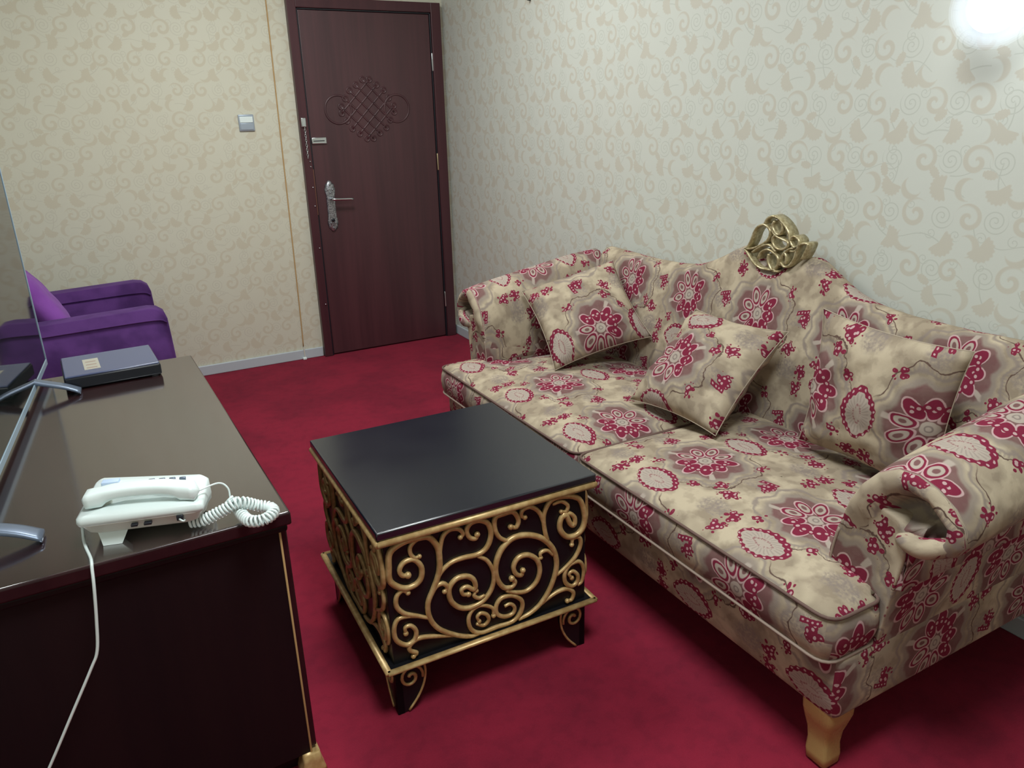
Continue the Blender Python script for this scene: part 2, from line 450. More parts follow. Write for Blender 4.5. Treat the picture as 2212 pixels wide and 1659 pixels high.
def fabric(o):
    u, v = uvops(o); c = damask(o, u, v)
    w = o.sin(u * 2600.0) * o.sin(v * 2600.0)
    return {'Base_Color': c, 'Normal': o.bump(w * 0.15 + o.noise(u, v, 38.0, 3.0) * 2.0, 0.22, 0.003)}
M_FAB = mat('floral_damask', rough=0.9, spec=0.08, fn=fabric)
M_PIPE = mat('piping_cord', (0.13, 0.075, 0.06), 0.8)
M_PIPEL = mat('light_piping', (0.33, 0.25, 0.20), 0.8)
def velvet(c1, c2):
    def fn(o):
        v, x, y, z = o.coord(); n = o.noise3(v, 7.0, 3.0)
        return {'Base_Color': o.mix(o.ss(0.35, 0.65, n), c1, c2), 'Normal': o.bump(o.noise3(v, 60.0, 3.0), 0.2, 0.004)}
    return fn
M_VELV = mat('purple_velvet', rough=0.85, spec=0.2, fn=velvet((0.055, 0.018, 0.100), (0.098, 0.034, 0.165)), Sheen_Weight=0.35, Sheen_Roughness=0.4, Sheen_Tint=(0.55, 0.35, 0.9, 1))
M_VELVL = mat('light_purple_velvet', rough=0.8, spec=0.2, fn=velvet((0.19, 0.05, 0.30), (0.25, 0.075, 0.38)), Sheen_Weight=0.35, Sheen_Tint=(0.7, 0.5, 0.9, 1))
M_TVF = mat('tv_bezel', (0.42, 0.56, 0.68), 0.35, 0.5)
M_SCREEN = mat('tv_screen', (0.010, 0.013, 0.012), 0.04, spec=0.9, IOR=1.6)
M_TVFOOT = mat('tv_foot_metal', (0.16, 0.20, 0.27), 0.35, 0.5)
M_DARK = mat('black_plastic', (0.010, 0.012, 0.018), 0.35)
M_BOXTOP = mat('box_lid', (0.075, 0.095, 0.19), 0.25, spec=0.9)
M_LABEL = mat('paper_label', (0.42, 0.40, 0.33), 0.6)
M_PRINT = mat('blue_print', (0.52, 0.66, 0.86), 0.5)
M_COPPER = mat('copper_strip', (0.16, 0.07, 0.05), 0.45, 0.4)
M_SEAM = mat('seam_cord', (0.52, 0.33, 0.14), 0.7)
# ---------------------------------------------------------------- the room (corner behind the sofa at the origin)
XL, YN, ZC = -2.85, -6.2, 2.78
T = 0.12
def slab(name, lo, hi, m):
    return tag(box(name, lo, hi, m, bev=0), kind='structure')
slab('floor', (XL - T, YN - T, -0.1), (T, T, 0.0), M_CARPET)
slab('ceiling', (XL - T, YN - T, ZC), (T, T, ZC + 0.1), M_CEIL)
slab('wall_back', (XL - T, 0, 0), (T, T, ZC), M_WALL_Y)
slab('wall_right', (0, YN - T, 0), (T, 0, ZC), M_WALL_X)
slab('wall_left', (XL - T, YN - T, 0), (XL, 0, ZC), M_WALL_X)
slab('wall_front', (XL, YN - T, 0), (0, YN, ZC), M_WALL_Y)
def base(name, lo, hi):
    return tag(box(name, lo, hi, M_BASE, bev=0.004, seg=2), kind='structure')
base('baseboard_back', (XL, -0.014, 0), (-0.966, 0.0, 0.062))
base('baseboard_right', (-0.014, YN, 0), (0.0, -0.0, 0.062))
base('baseboard_left', (XL, YN, 0), (XL + 0.014, -0.015, 0.062))
# door
D = thing('door_1', 'dark reddish-brown wooden door in its frame at the corner of the room', None, (-0.5, 0, 0), kind='structure')
del D['label']
D['label'] = 'dark reddish-brown wooden door with a carved knot, closed, in the far corner'
x0, x1, zt = -0.963, -0.030, 2.10; li, ri, ti = -0.912, -0.094, 2.045
fr = join(boxdata((x0, -0.045, 0), (li, -0.0005, zt), 0.004), boxdata((ri, -0.045, 0), (x1, -0.0005, zt), 0.004), boxdata((li - 0.002, -0.045, ti), (ri + 0.002, -0.0005, zt), 0.004))
mesh('frame', *fr, M_FRAME, D, smooth=False)
st = join(boxdata((li, -0.036, 0), (li + 0.008, -0.0005, ti), 0.002), boxdata((ri - 0.008, -0.036, 0), (ri, -0.0005, ti), 0.002), boxdata((li, -0.036, ti - 0.008), (ri, -0.0005, ti), 0.002))
mesh('door_stop', *st, M_DARK, D, smooth=False)
leaf = box('leaf', (li + 0.009, -0.030, 0.008), (ri - 0.009, -0.0006, ti - 0.009), M_DOOR, D, bev=0.003)
# carved endless-knot relief
kc = (-0.535, 1.500); kv, kf = [], []
def kp(a, b): return Vector((kc[0] + a, -0.0305, kc[1] + b))
for s in (-1, 1):
    c = [kp(s * 0.185 + 0.080 * math.cos(t * TAU / 40), 0.002 + 0.080 * math.sin(t * TAU / 40)) for t in range(40)]
    d = tubedata(c, 0.0060, 6, True, up=Vector((0, -1, 0)), ry=0.45); kv.append(d)
for k in range(-2, 3):
    for s in (-1, 1):
        o_ = k * 0.052; L = 0.150 - abs(k) * 0.010
        pts = [kp(s * (o_ * 0.7 + t * 0.72) , (-s * o_ * 0.0 + t * 0.72) - o_ * 0.72) for t in (-L, -L * 0.3, L * 0.3, L)]
        kv.append(tubedata(catmull(pts, 4), 0.0055, 6, up=Vector((0, -1, 0)), ry=0.45))
        for e in (-L, L):
            cx_, cz_ = s * (o_ * 0.7 + e * 0.72), e * 0.72 - o_ * 0.72
            ring = [kp(cx_ + 0.016 * math.cos(t * TAU / 12), cz_ + 0.016 * math.sin(t * TAU / 12)) for t in range(12)]
            kv.append(tubedata(ring, 0.0045, 5, True, up=Vector((0, -1, 0)), ry=0.45))
kn = mesh('carved_knot', *join(*kv), M_DOOR, leaf)
# lever handle with ornate back plate
hx, hz = -0.822, 0.945
prof = [(0.0, -0.155), (0.012, -0.148), (0.016, -0.138), (0.028, -0.130), (0.026, -0.118), (0.033, -0.108), (0.031, -0.085), (0.027, -0.070), (0.027, 0.070), (0.031, 0.085), (0.033, 0.108), (0.026, 0.118), (0.028, 0.130), (0.016, 0.138), (0.012, 0.148), (0.0, 0.155)]
out = [(a, b) for a, b in prof] + [(-a, b) for a, b in prof[-2:0:-1]]
rings = [[(hx + a * k, -0.0305 - dy, hz + b * k) for a, b in out] for k, dy in ((1, 0), (1, 0.005), (0.90, 0.010), (0.55, 0.011))]
hp = mesh('handle_plate', *fixn(loft(rings)), M_PEWTER, D)
bos = [boxdata((hx + a - 0.005, -0.047, hz + b - 0.006), (hx + a + 0.005, -0.037, hz + b + 0.006), 0.003) for a, b in ((0, -0.13), (0, 0.13), (-0.014, 0.10), (0.014, 0.10), (0.014, -0.10), (-0.014, -0.10), (0, 0.08), (0, -0.08))]
mesh('boss', *join(*bos), M_PEWTER, hp)
lv = catmull([(hx, -0.036, 0.990), (hx, -0.078, 0.990), (hx + 0.014, -0.088, 0.990), (hx + 0.06, -0.090, 0.988), (hx + 0.125, -0.088, 0.985)], 5)
tube('lever', lv, lambda t: 0.0095 - 0.002 * t, M_CHROME, D, 10)
v, f = tubedata([Vector((hx, -0.036, 0.862)), Vector((hx, -0.047, 0.862))], 0.011, 12); mesh('keyhole', v, f, M_DARK, D)
# hinges
for z0 in (1.715, 1.120, 0.212):
    hg = box('hinge', (ri - 0.008, -0.0405, z0), (ri + 0.006, -0.030, z0 + 0.105), M_BRASS if z0 == 1.12 else M_CHROME, D, bev=0.003)
# door guard on leaf, chain keep and chain on the frame
g1 = box('guard_bracket', (-0.902, -0.042, 1.312), (-0.812, -0.0305, 1.350), M_CHROME, D, bev=0.004)
box('slot', (-0.892, -0.0445, 1.327), (-0.825, -0.040, 1.332), M_DARK, g1, bev=0.001)
box('chain_keep', (-0.956, -0.060, 1.410), (-0.928, -0.045, 1.462), M_CHROME, D, bev=0.004)
cl = []
for i in range(13):
    zc = 1.402 - i * 0.0135; c = Vector((-0.938, -0.053, zc))
    ax = Vector((1, 0, 0)) if i % 2 else Vector((0, 1, 0))
    cl.append(tubedata([c + ax * (0.0045 * math.cos(t * TAU / 10)) + Vector((0, 0, 0.0095 * math.sin(t * TAU / 10))) for t in range(10)], 0.0016, 5, True))
mesh('chain', *join(*cl), M_CHROME, D)
for z0 in (1.215, 1.185, 1.065, 0.955, 0.70, 0.345):
    v, f = tubedata([Vector((-0.926, -0.0448, z0)), Vector((-0.926, -0.050, z0))], 0.0045, 8); mesh('screw', v, f, M_CHROME, D)
box('strike_plate', (-0.9160, -0.0475, 0.90), (-0.9095, -0.044, 1.17), M_COPPER, D, bev=0.001)
# light switch
s1 = thing('light_switch', 'silver double rocker light switch on the wall left of the door', 'switch', (-1.255, 0, 1.442))
box('plate', (-1.298, -0.010, 1.397), (-1.212, -0.0004, 1.487), M_SILVER, s1, bev=0.004)
box('rocker', (-1.291, -0.0135, 1.443), (-1.219, -0.006, 1.475), M_WHITE, s1, bev=0.002)
box('rocker', (-1.291, -0.0135, 1.404), (-1.219, -0.006, 1.440), M_SILVER, s1, bev=0.002)
# wallpaper seam down the wall, built as a thin raised tube
P = catmull([(-1.066, -0.004, ZC - 0.001), (-1.064, -0.004, 2.1), (-1.070, -0.004, 1.5), (-1.076, -0.004, 0.9), (-1.083, -0.005, 0.3), (-1.088, -0.006, 0.085)], 8)
cb = tube('wallpaper_seam', P, 0.0035, M_SEAM, n=6)
tag(cb, 'thin tan wallpaper seam running down the wall beside the door', 'cable')
cl_ = thing('floor_plug', 'small white clip on the floor edge left of the door', 'plug', (-1.088, -0.02, 0))  # small white plug at the foot of the seam
box('body', (-1.104, -0.034, 0.0), (-1.080, -0.0145, 0.016), M_WHITE, cl_, bev=0.004)
box('pin', (-1.093, -0.024, 0.016), (-1.086, -0.0145, 0.078), M_WHITE2, cl_, bev=0.001)
# nail high on the right wall
nl = tube('wall_nail', [Vector((-0.0005, -1.085, 1.99)), Vector((-0.02, -1.085, 1.992)), Vector((-0.026, -1.085, 2.02))], 0.003, M_DARK, n=6)
tag(nl, 'small dark nail high on the wall above the sofa', 'nail')
# wall lamp at the top right: stands in for a bright spot, halo in emissive shells
lm = thing('wall_glow', 'round white wall lamp above the right end of the sofa', 'glow', (0, -3.4, 1.76))
def sphere(c, r, m, nm, par, sx=1, sz=1, nu=24, nv=14):
    rings = [[(c[0] + sx * r * math.sin(math.pi * j / nv) * math.cos(TAU * i / nu), c[1] + r * math.sin(math.pi * j / nv) * math.sin(TAU * i / nu), c[2] + sz * r * math.cos(math.pi * j / nv)) for i in range(nu)] for j in range(1, nv)]
    return mesh(nm, *fixn(loft(rings)), m, par)
LC = tuple(on(2150, 12, (1, 0, 0), -0.105))
M_GLOW = mat('bright_core', (1, 1, 1), 0.5, Emission_Color=(0.92, 0.97, 1.0, 1), Emission_Strength=6.0)
M_HALO = bpy.data.materials.new('halo_glow'); M_HALO.use_nodes = True  # halo as emission on see-through shells, stands in for blurred glare
nt = M_HALO.node_tree; nt.nodes.clear(); oo = Ops(nt)
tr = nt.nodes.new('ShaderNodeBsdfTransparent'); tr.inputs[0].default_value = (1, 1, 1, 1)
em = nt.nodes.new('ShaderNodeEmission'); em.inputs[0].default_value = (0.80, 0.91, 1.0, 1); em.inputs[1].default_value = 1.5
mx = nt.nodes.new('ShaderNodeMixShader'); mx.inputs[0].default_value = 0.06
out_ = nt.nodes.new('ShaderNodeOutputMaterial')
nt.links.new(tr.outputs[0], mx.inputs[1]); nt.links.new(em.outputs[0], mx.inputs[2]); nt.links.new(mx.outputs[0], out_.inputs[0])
sphere(LC, 0.062, M_GLOW, 'glow_core', lm)
for rr_ in (0.070, 0.075, 0.080, 0.085, 0.090, 0.095, 0.100): sphere(LC, rr_, M_HALO, 'halo_rim' if rr_ > 0.098 else 'halo_shell', lm)  # nested emissive shells build the soft halo into the shape
v, f = tubedata([Vector((-0.0005, LC[1], LC[2] + 0.15)), Vector((-0.02, LC[1], LC[2] + 0.15))], 0.045, 20); mesh('wall_plate', v, f, M_CHROME, lm)
tube('arm', catmull([(-0.015, LC[1], LC[2] + 0.15), (-0.06, LC[1], LC[2] + 0.165), (-0.10, LC[1], LC[2] + 0.145), (-0.105, LC[1], LC[2] + 0.06)], 6), 0.008, M_CHROME, lm, 8)
# ---------------------------------------------------------------- the sofa
YC = -2.88
sofa = thing('sofa', 'long camelback sofa in cream fabric with crimson floral medallions against the right wall', 'sofa', (-0.5, YC, 0))
def fabuv(u0, v0, ku=1.0, ztop=0.47, xfront=-0.935):
    def fn(co, n):
        if abs(n.z) > 0.6: return (-(co.y - u0) * ku, -(co.x - v0))
        if abs(n.x) >= abs(n.y): return (-(co.y - u0) * ku, -(xfront - v0) + (ztop - co.z))
        return (co.x * 1.0 + 0.87, co.z * 1.0 + 0.02)
    return fn
# base rail
RB = (-0.905, YC - 1.02, 0.158); RT = (-0.05, YC + 1.02, 0.335)
def densebox(lo, hi, nx, ny, nz, r):
    """rounded box with an even grid of faces"""
    bm = bmesh.new(); bmesh.ops.create_cube(bm, size=1)
    for v in bm.verts: v.co = Vector([lo[i] + (v.co[i] + 0.5) * (hi[i] - lo[i]) for i in range(3)])
    bmesh.ops.bevel(bm, geom=bm.edges[:], offset=r, segments=3, affect='EDGES', profile=0.5)
    for ax, n in enumerate((nx, ny, nz)):
        for i in range(1, n):
            c = [0, 0, 0]; c[ax] = lo[ax] + r + (hi[ax] - lo[ax] - 2 * r) * i / n; nn = [0, 0, 0]; nn[ax] = 1
            bmesh.ops.bisect_plane(bm, geom=bm.verts[:] + bm.edges[:] + bm.faces[:], plane_co=c, plane_no=nn)
    d = ([v.co.copy() for v in bm.verts], [[v.index for v in f.verts] for f in bm.faces]); bm.free(); return d
v, f = densebox(RB, RT, 8, 18, 3, 0.018)
v = [Vector((p.x + 0.012 * (p.z < 0.2) * (p.x < -0.8), p.y, p.z)) for p in v]
mesh('base_rail', v, f, M_FAB, sofa, uv=lambda c, n: (-(c.y + 3.05), -0.30 - c.z) if abs(n.x) > abs(n.y) else (c.x + 0.55, c.z + 0.10))
# seat cushions (T shaped, with crown)
def cushion(ya, yb, arm_at_a, arm_at_b, u0):
    xf, xb, xn = -0.938, -0.215, -0.775; r = 0.045
    na = 0.125 if arm_at_a else 0.0; nb = 0.125 if arm_at_b else 0.0
    poly = [(xf, ya), (xf, yb)]
    poly += [(xn, yb), (xn, yb - nb)] if nb else []
    poly += [(xb, yb - nb), (xb, ya + na)]
    poly += [(xn, ya + na), (xn, ya)] if na else []
    # round the corners, resample
    pts = []
    n = len(poly)
    for i in range(n):
        p0, p1, p2 = Vector(poly[i - 1]), Vector(poly[i]), Vector(poly[(i + 1) % n])
        a, b = (p0 - p1), (p2 - p1); rr = min(r if i < 2 else 0.03, a.length * 0.45, b.length * 0.45); a.normalize(); b.normalize()
        for k in range(6):
            t = k / 5; pts.append((p1 + a * rr) * (1 - t) ** 2 + p1 * 2 * t * (1 - t) + (p1 + b * rr) * t * t)
    loop = []
    for i in range(len(pts)):
        a, b = pts[i], pts[(i + 1) % len(pts)]; m_ = max(1, int((b - a).length / 0.035))
        for k in range(m_): loop.append(a.lerp(b, k / m_))
    c = Vector(((xf + xb) / 2, (ya + yb) / 2))
    nrm = []
    for i in range(len(loop)):
        t = (loop[(i + 1) % len(loop)] - loop[i - 1]).normalized(); nr = Vector((t.y, -t.x))
        if nr.dot(loop[i] - c) < 0: nr = -nr
        nrm.append(nr)
    def ring(s, off, z, crown=0.0):
        out = []
        for p, nr in zip(loop, nrm):
            q = c + (p - c) * s + nr * off
            wv = 0.004 * mnoise.noise(Vector((q.x * 6, q.y * 6, z * 3)))
            out.append((q.x, q.y, z + wv * (1 if s < 1 else 0.4)))
        return out
    R = [ring(0.5, 0, 0.322), ring(1, -0.012, 0.322), ring(1, 0.0, 0.334)]
    for k, (o_, z) in enumerate(((0.008, 0.36), (0.011, 0.385), (0.008, 0.412))): R.append(ring(1, o_, z))
    R.append(ring(1, 0.0, 0.437)); R.append(ring(1, -0.014, 0.4485))
    for s, z in ((0.94, 0.457), (0.86, 0.465), (0.74, 0.474), (0.6, 0.481), (0.42, 0.487), (0.2, 0.490), (0.05, 0.491)): R.append(ring(s, 0, z))
    cu = mesh('seat_cushion', *fixn(loft(R)), M_FAB, sofa, uv=fabuv(u0, -0.69))
    top = [Vector((p.x + nr.x * 0.001, p.y + nr.y * 0.001, 0.4415)) for p, nr in zip(loop, nrm)]
    bot = [Vector((p.x + nr.x * 0.002, p.y + nr.y * 0.002, 0.331)) for p, nr in zip(loop, nrm)]
    tag(tube('top_piping', top, 0.0042, M_PIPE, cu, 7, True), 'thin dark brown piping')
    tag(tube('bottom_piping', bot, 0.0042, M_PIPEL, cu, 7, True), 'thin pale piping')
    return cu
cushion(YC - 1.012, YC - 0.045, True, False, -3.235)
cushion(YC - 0.039, YC + 1.012, False, True, -2.833)
# back with the camel hump and the notch for the crest
def topz(d):
    d = abs(d)
    K = ((0, 0.950), (0.05, 0.958), (0.09, 0.980), (0.125, 0.998), (0.155, 1.000), (0.19, 0.985), (0.25, 0.950), (0.32, 0.915), (0.40, 0.893), (0.50, 0.882), (0.65, 0.878), (0.80, 0.882), (1.1, 0.888))
    for (a, za), (b, zb) in zip(K, K[1:]):
        if d <= b:
            t = (d - a) / (b - a); t = t * t * (3 - 2 * t) if False else t
            return za + (zb - za) * t
    return K[-1][1]
YB = -2.915
NY = 120; rings = []; uvs = []
for i in range(NY + 1):
    y = YC + 0.93 - 1.86 * i / NY
    zt = sum(topz(y + dd - YB) for dd in (-0.02, -0.01, 0, 0.01, 0.02)) / 5
    lean = lambda z: -0.262 + 0.118 * max(0, (z - 0.42)) / 0.48
    pr = [(lean(0.34), 0.34)] + [(lean(z) - 0.018 * math.sin(math.pi * (z - 0.42) / (zt - 0.44)), z) for z in [0.42 + (zt - 0.06 - 0.42) * k / 12 for k in range(13)]]
    xe = pr[-1][0]; cx_ = (xe - 0.045) / 2; rr = (-0.045 - xe) / 2
    for k in range(1, 9):
        a = math.pi * k / 8; pr.append((cx_ - rr * math.cos(a), zt - 0.06 + 0.06 * math.sin(a)))
    pr += [(-0.045, 0.6), (-0.045, 0.2)]
    w = [0.0]
    for a, b in zip(pr, pr[1:]): w.append(w[-1] + math.hypot(b[0] - a[0], b[1] - a[1]))
    rings.append([(x, y, z) for x, z in pr]); uvs += [(-(y + 2.915) * 1.13, 0.46 - s) for s in w]
vv, ff = loft(rings, closed=False)
vv2 = []
for p in vv:
    k = mnoise.noise(Vector((p.x * 3, p.y * 5, p.z * 5))) * 0.006
    # soft vertical channels below the hump's shoulders
    ch = -0.010 * (math.exp(-((p.y - YB - 0.33) / 0.03) ** 2) + math.exp(-((p.y - YB + 0.33) / 0.03) ** 2)) * (0.4 < p.z < 0.85)
    vv2.append(Vector((p.x + (k - ch if p.x < -0.06 else 0), p.y, p.z)))
n0 = len(rings[0]); ff.append(list(range(n0))); ff.append([NY * n0 + k for k in range(n0)][::-1])
back = mesh('backrest', vv2, ff, M_FAB, sofa, uv=uvs)
bm = bmesh.new(); bm.from_mesh(back.data); bmesh.ops.recalc_face_normals(bm, faces=bm.faces[:]); bm.to_mesh(back.data); bm.free()
# rolled arms
def arm(sg):
    yi = YC + sg * 0.868
    ko = 1.0 if sg < 0 else 0.86
    def kz(x): return 1 + 0.40 * max(0.0, min(1.0, (x + 0.775) / 0.66)) ** 0.85
    roll = [(0.000, 0.470), (0.006, 0.530), (0.018, 0.590), (0.034, 0.640), (0.058, 0.690), (0.092, 0.732), (0.135, 0.757), (0.180, 0.762), (0.225, 0.750), (0.265, 0.722),
            (0.290, 0.686), (0.296, 0.650), (0.282, 0.622), (0.258, 0.606), (0.230, 0.600), (0.205, 0.592), (0.188, 0.565), (0.182, 0.53), (0.180, 0.48), (0.09, 0.45)]
    def sec(x, off=0.0, s=1.0, cen=(0.165, 0.665)):
        out = []
        f9 = max(0.0, min(1.0, (0.85 - s) / 0.3)); cen = (cen[0] + 0.048 * f9, cen[1] - 0.008 * f9)
        for d, z in roll:
            d = d if d < 0.1 else 0.1 + (d - 0.1) * ko
            zz = 0.5 + (z - 0.5) * kz(x) if z > 0.5 else z
            zc = 0.5 + (cen[1] - 0.5) * kz(x)
            nn = 0.004 * mnoise.noise(Vector((x * 6, d * 9, z * 9)))
            w8 = max(0.0, min(1.0, (z - 0.56) / 0.06))
            out.append((x + off * w8, yi + sg * (cen[0] + (d - cen[0]) * s + nn), zc + (zz - zc) * s + nn))
        return out
    xs = [-0.775 + 0.655 * k / 22 for k in range(23)]
    arc = [0.0]
    for a, b in zip(roll, roll[1:]): arc.append(arc[-1] + math.hypot(b[0] - a[0], b[1] - a[1]))
    R = []; UV = []
    # front: plump lip, then the pleated hollow of the scroll
    for off, s in ((0.052, 0.05), (0.055, 0.20), (0.054, 0.34), (0.046, 0.43), (0.022, 0.50), (-0.006, 0.57), (-0.018, 0.67), (-0.020, 0.80), (-0.016, 0.92), (-0.008, 0.975)):
        q = sec(-0.775, off, s)
        if 0.15 < s < 0.7:
            q = [(p[0] + 0.003 * (-1) ** i, p[1], p[2]) for i, p in enumerate(q)]
        R.append(q); UV += [(p[0] * 0.3 + p[2] * 1.0 + 0.1, sg * (p[1] - yi) + 0.14) for p in q]
    for x in xs:
        R.append(sec(x, 0.0, 1.0 if x > -0.775 else 0.992)); UV += [(a * 1.0 + 0.02, -(x + 0.46)) for a in arc]
    V, F = loft(R)
    o = mesh('rolled_arm', V, F, M_FAB, sofa, uv=UV)
    bm = bmesh.new(); bm.from_mesh(o.data); bmesh.ops.recalc_face_normals(bm, faces=bm.faces[:]); bm.to_mesh(o.data); bm.free()
    # curled end of the scroll under the roll
    P = catmull([(-0.760, yi + sg * 0.150, 0.600), (-0.778, yi + sg * 0.18, 0.606), (-0.782, yi + sg * (0.1 + 0.12 * ko), 0.612), (-0.774, yi + sg * (0.1 + 0.165 * ko), 0.640), (-0.74, yi + sg * (0.1 + 0.18 * ko), 0.665)], 6)
    v, f = tubedata(P, lambda t: 0.008 + 0.015 * math.sin(math.pi * min(1, t * 0.9 + 0.1)), 12)
    mesh('scroll_curl', v, f, M_FAB, o, uv=lambda c, n: (c.y + c.z, c.x * 2 + c.z * 0.6 + 0.3))
    # panel below the roll
    prof = [(0.004, 0.30), (0.002, 0.36), (0.0, 0.44), (0.0, 0.50), (0.012, 0.56), (0.035, 0.61), (0.070, 0.645), (0.115, 0.655), (0.155, 0.645), (0.178, 0.61), (0.178, 0.56), (0.170, 0.50), (0.158, 0.40), (0.148, 0.30), (0.142, 0.19), (0.138, 0.166), (0.06, 0.166), (0.02, 0.18)]
    R = []; UV = []
    for k, (x, s) in enumerate([(-0.779, 0.90), (-0.781, 0.96), (-0.780, 0.985)] + [(-0.778 + 0.70 * j / 16, 1.0) for j in range(17)]):
        q = []
        for d, z in prof:
            dd = 0.085 + (d - 0.085) * s; zz = 0.38 + (z - 0.38) * (0.5 + 0.5 * s)
            rise = 0.0 if z > 0.25 else 0.0
            q.append((x, yi + sg * dd, zz + rise))
        R.append(q)
        UV += [((p[2]) * 1.0 - 0.42, sg * (p[1] - yi) - 0.02 + (x + 0.78) * -1.0 - 0.02) for p in q]
    V, F = loft(R)
    p = mesh('arm_panel', V, F, M_FAB, o, uv=UV)
    bm = bmesh.new(); bm.from_mesh(p.data); bmesh.ops.recalc_face_normals(bm, faces=bm.faces[:]); bm.to_mesh(p.data); bm.free()
    # vertical welt on the inner front edge
    tube('welt', catmull([(-0.786, yi + sg * 0.006, 0.335), (-0.782, yi + sg * 0.004, 0.42), (-0.781, yi + sg * 0.008, 0.50), (-0.780, yi + sg * 0.018, 0.56)], 5), 0.003, M_PIPEL, o, 7)
arm(-1); arm(1)
# gilded legs
def leg(cx, cy, sx, sy):
    R = []
    for z, w, off in ((0.0, 0.042, 0.008), (0.008, 0.056, 0.010), (0.030, 0.060, 0.008), (0.055, 0.056, 0.003), (0.085, 0.062, 0.000), (0.115, 0.076, 0.001), (0.140, 0.086, 0.002), (0.158, 0.088, 0.0), (0.20, 0.088, 0.0)):
        R.append([(cx + sx * off + px, cy + sy * off + py, z) for px, py in rrect(w, w, w * 0.16, 3)])
    o = mesh('leg', *fixn(loft(R)), M_GOLDL, sofa)
for cx, cy, sx, sy in ((-0.846, YC - 0.968, -1, -1), (-0.846, YC + 0.968, -1, 1), (-0.11, YC - 0.84, 1, -1), (-0.11, YC + 0.84, 1, 1)): leg(cx, cy, sx, sy)
# carved crest
def ribbon(pts, w, depth, n=5, x0=-0.13):
    P = catmull([on(1580 + a / 9.76, 440 + b / 9.76, (1, 0, 0), x0) for a, b in pts], n)
    V, F = [], []
    for i, p in enumerate(P):
        t = (P[min(i + 1, len(P) - 1)] - P[max(i - 1, 0)]).normalized(); s = Vector((0, -t.z, t.y))
        for a, b in ((-1, -0.6), (-0.6, -1), (0.6, -1), (1, -0.6), (1, 1), (-1, 1)):
            V.append(p + s * (w * a) + Vector((depth * b * 0.5, 0, 0)))
    n6 = 6
    for i in range(len(P) - 1):
        for k in range(n6): F.append([i * n6 + k, i * n6 + (k + 1) % n6, (i + 1) * n6 + (k + 1) % n6, (i + 1) * n6 + k])
    F.append(list(range(n6))); F.append([(len(P) - 1) * n6 + k for k in range(n6)])
    return V, F
RB_ = [[(370, 940), (520, 930), (680, 870), (820, 780), (890, 670), (900, 560), (840, 470), (750, 432), (650, 470), (570, 580), (510, 740), (430, 890), (370, 940)],
       [(790, 400), (850, 300), (950, 255), (1060, 300), (1140, 390), (1160, 500), (1130, 600), (1060, 640), (980, 560), (950, 440), (990, 360)],
       [(1000, 262), (1100, 330), (1210, 450), (1290, 600), (1320, 760), (1370, 880), (1430, 915), (1500, 860), (1510, 770), (1440, 690), (1370, 690), (1330, 760)],
       [(930, 470), (960, 590), (1040, 680), (1150, 740), (1260, 790), (1280, 860), (1210, 930), (1100, 955), (1000, 900), (950, 800), (960, 700), (1030, 640)],
       [(370, 945), (450, 1080), (560, 1240), (690, 1340), (850, 1375), (1000, 1390)],
       [(520, 1010), (640, 930), (780, 860), (900, 870), (960, 940), (1010, 1000)],
       [(640, 1140), (710, 1010), (830, 955), (940, 1000), (1040, 1090), (1070, 1200), (1030, 1320), (950, 1400)],
       [(870, 1050), (850, 1170), (880, 1290), (950, 1400), (1060, 1420)],
       [(1100, 1290), (1110, 1180), (1170, 1060), (1290, 950), (1400, 930), (1480, 900)],
       [(1120, 1230), (1200, 1320), (1300, 1290), (1400, 1160), (1450, 1010), (1530, 850), (1680, 835), (1700, 880), (1640, 1020), (1560, 1160)],
       [(1320, 990), (1400, 990), (1480, 950)], [(1200, 1010), (1240, 1120), (1220, 1260)]]
mesh('crest', *fixn(join(*[ribbon(p, 0.0042, 0.045) for p in RB_])), M_CREST, sofa)
M_TANF = mat('seam_fabric', (0.40, 0.33, 0.25), 0.9)
